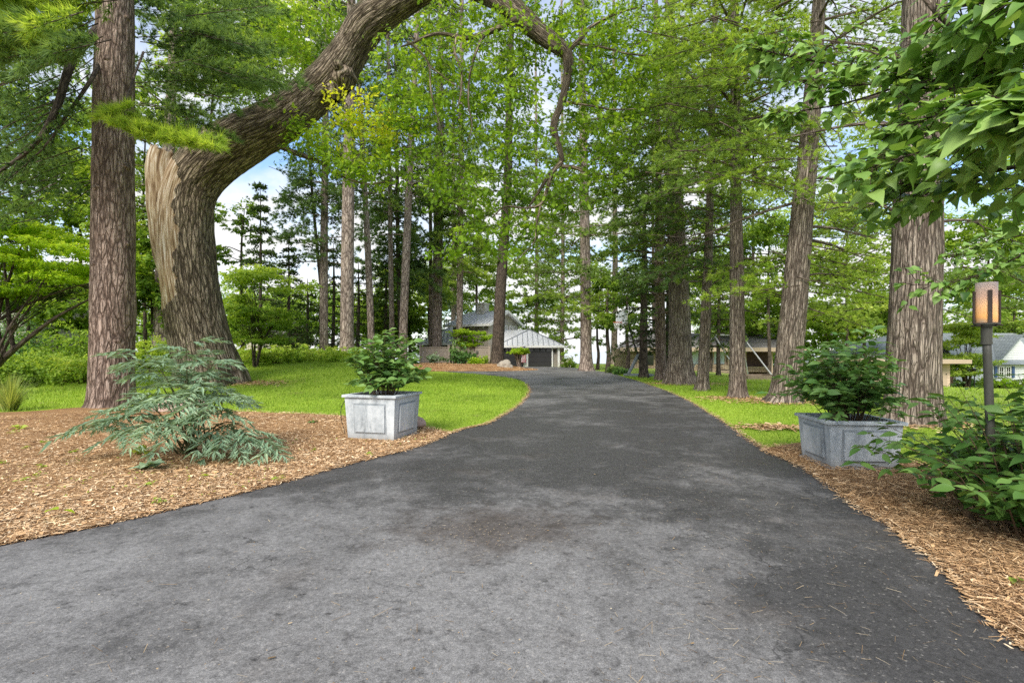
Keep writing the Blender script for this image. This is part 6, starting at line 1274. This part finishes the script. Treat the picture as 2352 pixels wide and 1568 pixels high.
# ---------------------------------------------------------------- stone ranch house beyond the right lawn
def ranch():
    Y = 44.; t = thing('ranch_house', 'long low stone ranch house with tan trim beyond the right-hand pines', 'house', (PX(1600, Y), Y, -.3)); zb = -.7; ze = PZ(800, Y)
    X = lambda x, y=Y: PX(x, y)
    m = MB(); m.box(((X(1437) + X(1545)) / 2, Y + 2.5, (ze + zb) / 2), (X(1545) - X(1437), 5, ze - zb)); m.obj('wall', STONE, t, label='stacked stone end wall')
    m = MB(); m.box(((X(1545) + X(1695)) / 2, Y + 3.0, (ze + zb) / 2), (X(1695) - X(1545), 5, ze - zb)); m.obj('wall', TRIM_TAN, t)
    m = MB(); m.box(((X(1585) + X(1705)) / 2, Y + .35, (PZ(836, Y) + zb) / 2), (X(1705) - X(1585), .4, PZ(836, Y) - zb)); m.obj('stone_base', STONE, t)
    for k in range(3):
        xa, xb = X(1590 + 27 * k), X(1590 + 27 * k + 25); m = MB(); m.box(((xa + xb) / 2, Y + .47, (PZ(836, Y) + PZ(804, Y)) / 2), (xb - xa, .06, 1.2)); w_ = m.obj('window', CURTAIN, t)
        f = MB(); f.box((xb + .04, Y + .45, (PZ(836, Y) + PZ(804, Y)) / 2), (.08, .12, 1.25)); f.box(((xa + xb) / 2, Y + .45, PZ(804, Y) + .05), (xb - xa, .12, .1)); f = f.obj('frame', TRIM_TAN, t); f.parent = w_; f.location = (0, 0, 0)
    m = MB(); m.box(((X(1700) + X(1795)) / 2, Y + 3.2, (ze + zb) / 2), (X(1795) - X(1700), 3, ze - zb)); m.obj('wall', BROWN_W, t, label='dark brown boarded wall of the porch')
    m = MB(); m.box(((X(1716) + X(1800)) / 2, Y + 1.4, PZ(846, Y) - .1), (X(1800) - X(1716), .4, .5)); m.obj('stone_base', STONE, t)
    for x in (1678, 1713, 1774): m = MB(); m.box((X(x), Y + .3, (ze + zb) / 2), (.26, .26, ze - zb)); m.obj('post', TRIM_TAN, t)
    zr = PZ(765, Y + 4)
    e = [(X(1420), Y - .8, ze), (X(1800), Y - .8, ze), (X(1800, Y + 4), Y + 4, zr), (X(1450, Y + 4), Y + 4, zr)]; e2 = [(X(1800, Y+8), Y + 8.6, ze), (X(1420, Y+8), Y + 8.6, ze), e[3], e[2]]
    m = MB(); m.slab(e, .1); m.slab(e2, .1); m.poly([e[3], e2[1], e[0]]); m.poly([e[2], e[1], e2[0]]); m.obj('roof', SHINGLE, t)
    m = MB(); m.box(((X(1420) + X(1800)) / 2, Y - .83, ze - .1), (X(1800) - X(1420), .08, .34)); m.obj('fascia', TRIM_TAN, t)
    m = MB(); m.bar((X(1762), Y - .3, PZ(806, Y)), (X(1830), Y - 1.4, PZ(806, Y)), .5, .3); m.obj('canopy_beam', TRIM_TAN, t)
    m = MB(); m.box((X(1493), Y - .02, PZ(826, Y)), (.6, .08, .9)); m.obj('window', DKGLASS, t)
ranch()
def tan_garage():
    Y = 38.; xa, xb = PX(2000, Y), PX(2182, Y); X0 = (xa + xb) / 2; zb = PZ(886, Y); ze = PZ(834, Y); t = thing('garage', 'tan flat-roofed garage behind the massive pine', 'garage', (X0, Y + 2.5, zb))
    m = MB(); m.box((X0, Y + 2.5, (ze + zb) / 2 - .1), (xb - xa, 5, ze - zb + .2)); m.obj('wall', PEACH_SID, t)
    m = MB(); m.box((X0 + .1, Y + 2.4, ze + .14), (xb - xa + 1.5, 6.6, .3)); m.obj('roof', TRIM_TAN, t)
    m = MB(); m.box((PX(2163, Y), Y - .02, (ze - .1 + zb) / 2), (.75, .08, ze - zb - .15)); d = m.obj('door', TRIM_TAN, t); h = MB(); h.box((PX(2163, Y) + .28, Y - .09, zb + .9), (.06, .06, .06)); h = h.obj('handle', BLKMET, t); h.parent = d; h.location = (0, 0, 0)
tan_garage()
def white_house():
    Y = 47.; xa, xb = PX(2196, Y), PX(2500, Y); zb = PZ(886, Y) - .2; ze = PZ(836, Y); t = thing('white_house', 'white clapboard house with blue-grey roof at the far right', 'house', ((xa + xb) / 2, Y + 3, zb))
    m = MB(); m.box(((xa + xb) / 2, Y + 3, (ze + zb) / 2), (xb - xa, 6, ze - zb)); g0, g1 = PX(2285, Y), PX(2390, Y); m.poly([(g0, Y - .03, ze - .01), (g1, Y - .03, ze - .01), ((g0 + g1) / 2, Y - .03, PZ(775, Y))]); m.obj('wall', WHITE_SID, t)
    zr = PZ(765, Y + 3); m = MB(); m.slab([(xa - .4, Y - .5, ze), (xb, Y - .5, ze), (xb, Y + 3, zr), (xa + 1, Y + 3, zr)], .1); m.slab([(xb, Y + 6.5, ze), (xa - .4, Y + 6.5, ze), (xa + 1, Y + 3, zr), (xb, Y + 3, zr)], .1)
    m.slab([(g0 - .4, Y - .5, ze - .1), ((g0 + g1) / 2, Y - .5, PZ(768, Y)), ((g0 + g1) / 2, Y + 2.8, PZ(768, Y)), (g0 - .4, Y + 2.8, ze - .1)], .1); m.obj('roof', SHINGLE_B, t)
    for x in (2298, 2314, 2372):
        w_ = window_sq(t, (PX(x, Y), Y - .04, PZ(854, Y)), (1, 0, 0), (0, -1, 0), .42, .95)
    for x in (2326, 2286): m = MB(); m.box((PX(x, Y), Y - .06, PZ(854, Y)), (.24, .06, 1.05)); m.obj('shutter', SHUT, t)
    m = MB(); m.box((PX(2190, Y), Y + .6, (PZ(838, Y) + zb) / 2), (.9, .6, PZ(838, Y) - zb)); m.obj('brick_pier', BRICK_R, t)
    m = MB(); m.box(((xa + xb) / 2 + 1, Y - 1.6, PZ(886, Y)), (xb - xa, .25, .3)); m.obj('garden_kerb', CHIMB, t)
white_house()
def hip_roof_house():
    Y = 54.; t = thing('house', 'grey hipped roof rising behind the tan garage', 'house', (PX(2080, Y), Y + 4, -1.6)); xa, xb = PX(1990, Y), PX(2170, Y); ze = PZ(812, Y); zr = PZ(766, Y + 4)
    m = MB(); m.box(((xa + xb) / 2, Y + 4, (ze - 1.8) / 2), (xb - xa - .8, 7, ze + 1.8)); m.obj('wall', WHITE_SID, t)
    E = [(xa, Y, ze), (xb, Y, ze), (xb, Y + 8, ze), (xa, Y + 8, ze)]; p1, p2 = (PX(2050, Y + 4), Y + 4, zr), (PX(2110, Y + 4), Y + 4, zr); m = MB(); m.poly([E[0], E[1], p2, p1]); m.poly([E[3], E[0], p1]); m.poly([E[2], E[3], p1, p2]); m.poly([E[1], E[2], p2]); m.obj('roof', SHINGLE_B, t)
hip_roof_house()
t = thing('garden_lamp', 'small black garden lamp post before the white house', 'lamp', tuple(base(2238, 41))); b = base(2238, 41); m = MB(); tube(m, [(b.x, b.y, b.z, .04), (b.x, b.y, b.z + 1.3, .035)], per=1); m.obj('post', BLKMET, t); m = MB(); tube(m, [(b.x, b.y, b.z + 1.3, .08), (b.x, b.y, b.z + 1.55, .12), (b.x, b.y, b.z + 1.68, .02)], per=2); m.obj('lamp_head', BLKMET, t)
for k, (x, Y, lb, mt) in enumerate(((2212, 42.5, 'low dark plants left of the small garden lamp', L_POT), (2262, 42.5, 'low hosta plants right of the small garden lamp', L_MID), (2310, 42, 'bright low plants under the windows of the white house', L_MAPLE), (2360, 42, 'low plants by the white house at the right edge', L_MID))):
    b = base(x, Y); dome_shrub(lb, tuple(b), 1.3, .7, .65, mt, 700 + k, 1200, .18, group='plants along the white house', t0=.42)
def cream_house():
    Y = 29.; xa, xb = PX(-260, Y), PX(70, Y); b = tz(xb, Y); t = thing('cream_house', 'cream sided house glimpsed through the maple at the left edge', 'house', ((xa + xb) / 2, Y + 3, b)); zt = PZ(690, Y)
    m = MB(); m.box(((xa + xb) / 2, Y + 3, (zt + b) / 2), (xb - xa, 6, zt - b + .4)); m.obj('wall', CREAM_SID, t)
    for x in (66, 8): m = MB(); m.box((PX(x, Y), Y - .06, (zt + b) / 2), (.22, .14, zt - b)); m.obj('corner_board', TRIM, t)
    m = MB(); m.slab([(xa - .5, Y - .6, zt), (xb + .5, Y - .6, zt), (xb + .5, Y + 3, zt + 1.6), (xa - .5, Y + 3, zt + 1.6)], .1); m.slab([(xb + .5, Y + 6.6, zt), (xa - .5, Y + 6.6, zt), (xa - .5, Y + 3, zt + 1.6), (xb + .5, Y + 3, zt + 1.6)], .1); m.obj('roof', SHINGLE, t)
    window_sq(t, (PX(-40, Y), Y - .01, b + 1.6), (1, 0, 0), (0, -1, 0), .8, 1.1)
cream_house()
def far_house():
    Y = 47.; xa, xb = PX(560, Y), PX(640, Y); b = 1.0; t = thing('house', 'pale house glimpsed under the evergreens right of the oak', 'house', ((xa + xb) / 2, Y + 3, b)); m = MB(); m.box(((xa + xb) / 2, Y + 3, b + .7), (xb - xa, 5, 2.6)); m.obj('wall', CREAM_SID, t); m = MB(); m.box((PX(616, Y), Y + .4, b + .8), (.25, .14, 2.4)); m.obj('corner_board', TRIM, t)
    m = MB(); m.slab([(xa - .4, Y, b + 2), (xb + .4, Y, b + 2), (xb + .4, Y + 3, b + 3.4), (xa - .4, Y + 3, b + 3.4)], .1); m.slab([(xb + .4, Y + 6, b + 2), (xa - .4, Y + 6, b + 2), (xa - .4, Y + 3, b + 3.4), (xb + .4, Y + 3, b + 3.4)], .1); m.obj('roof', SHINGLE, t)
far_house()
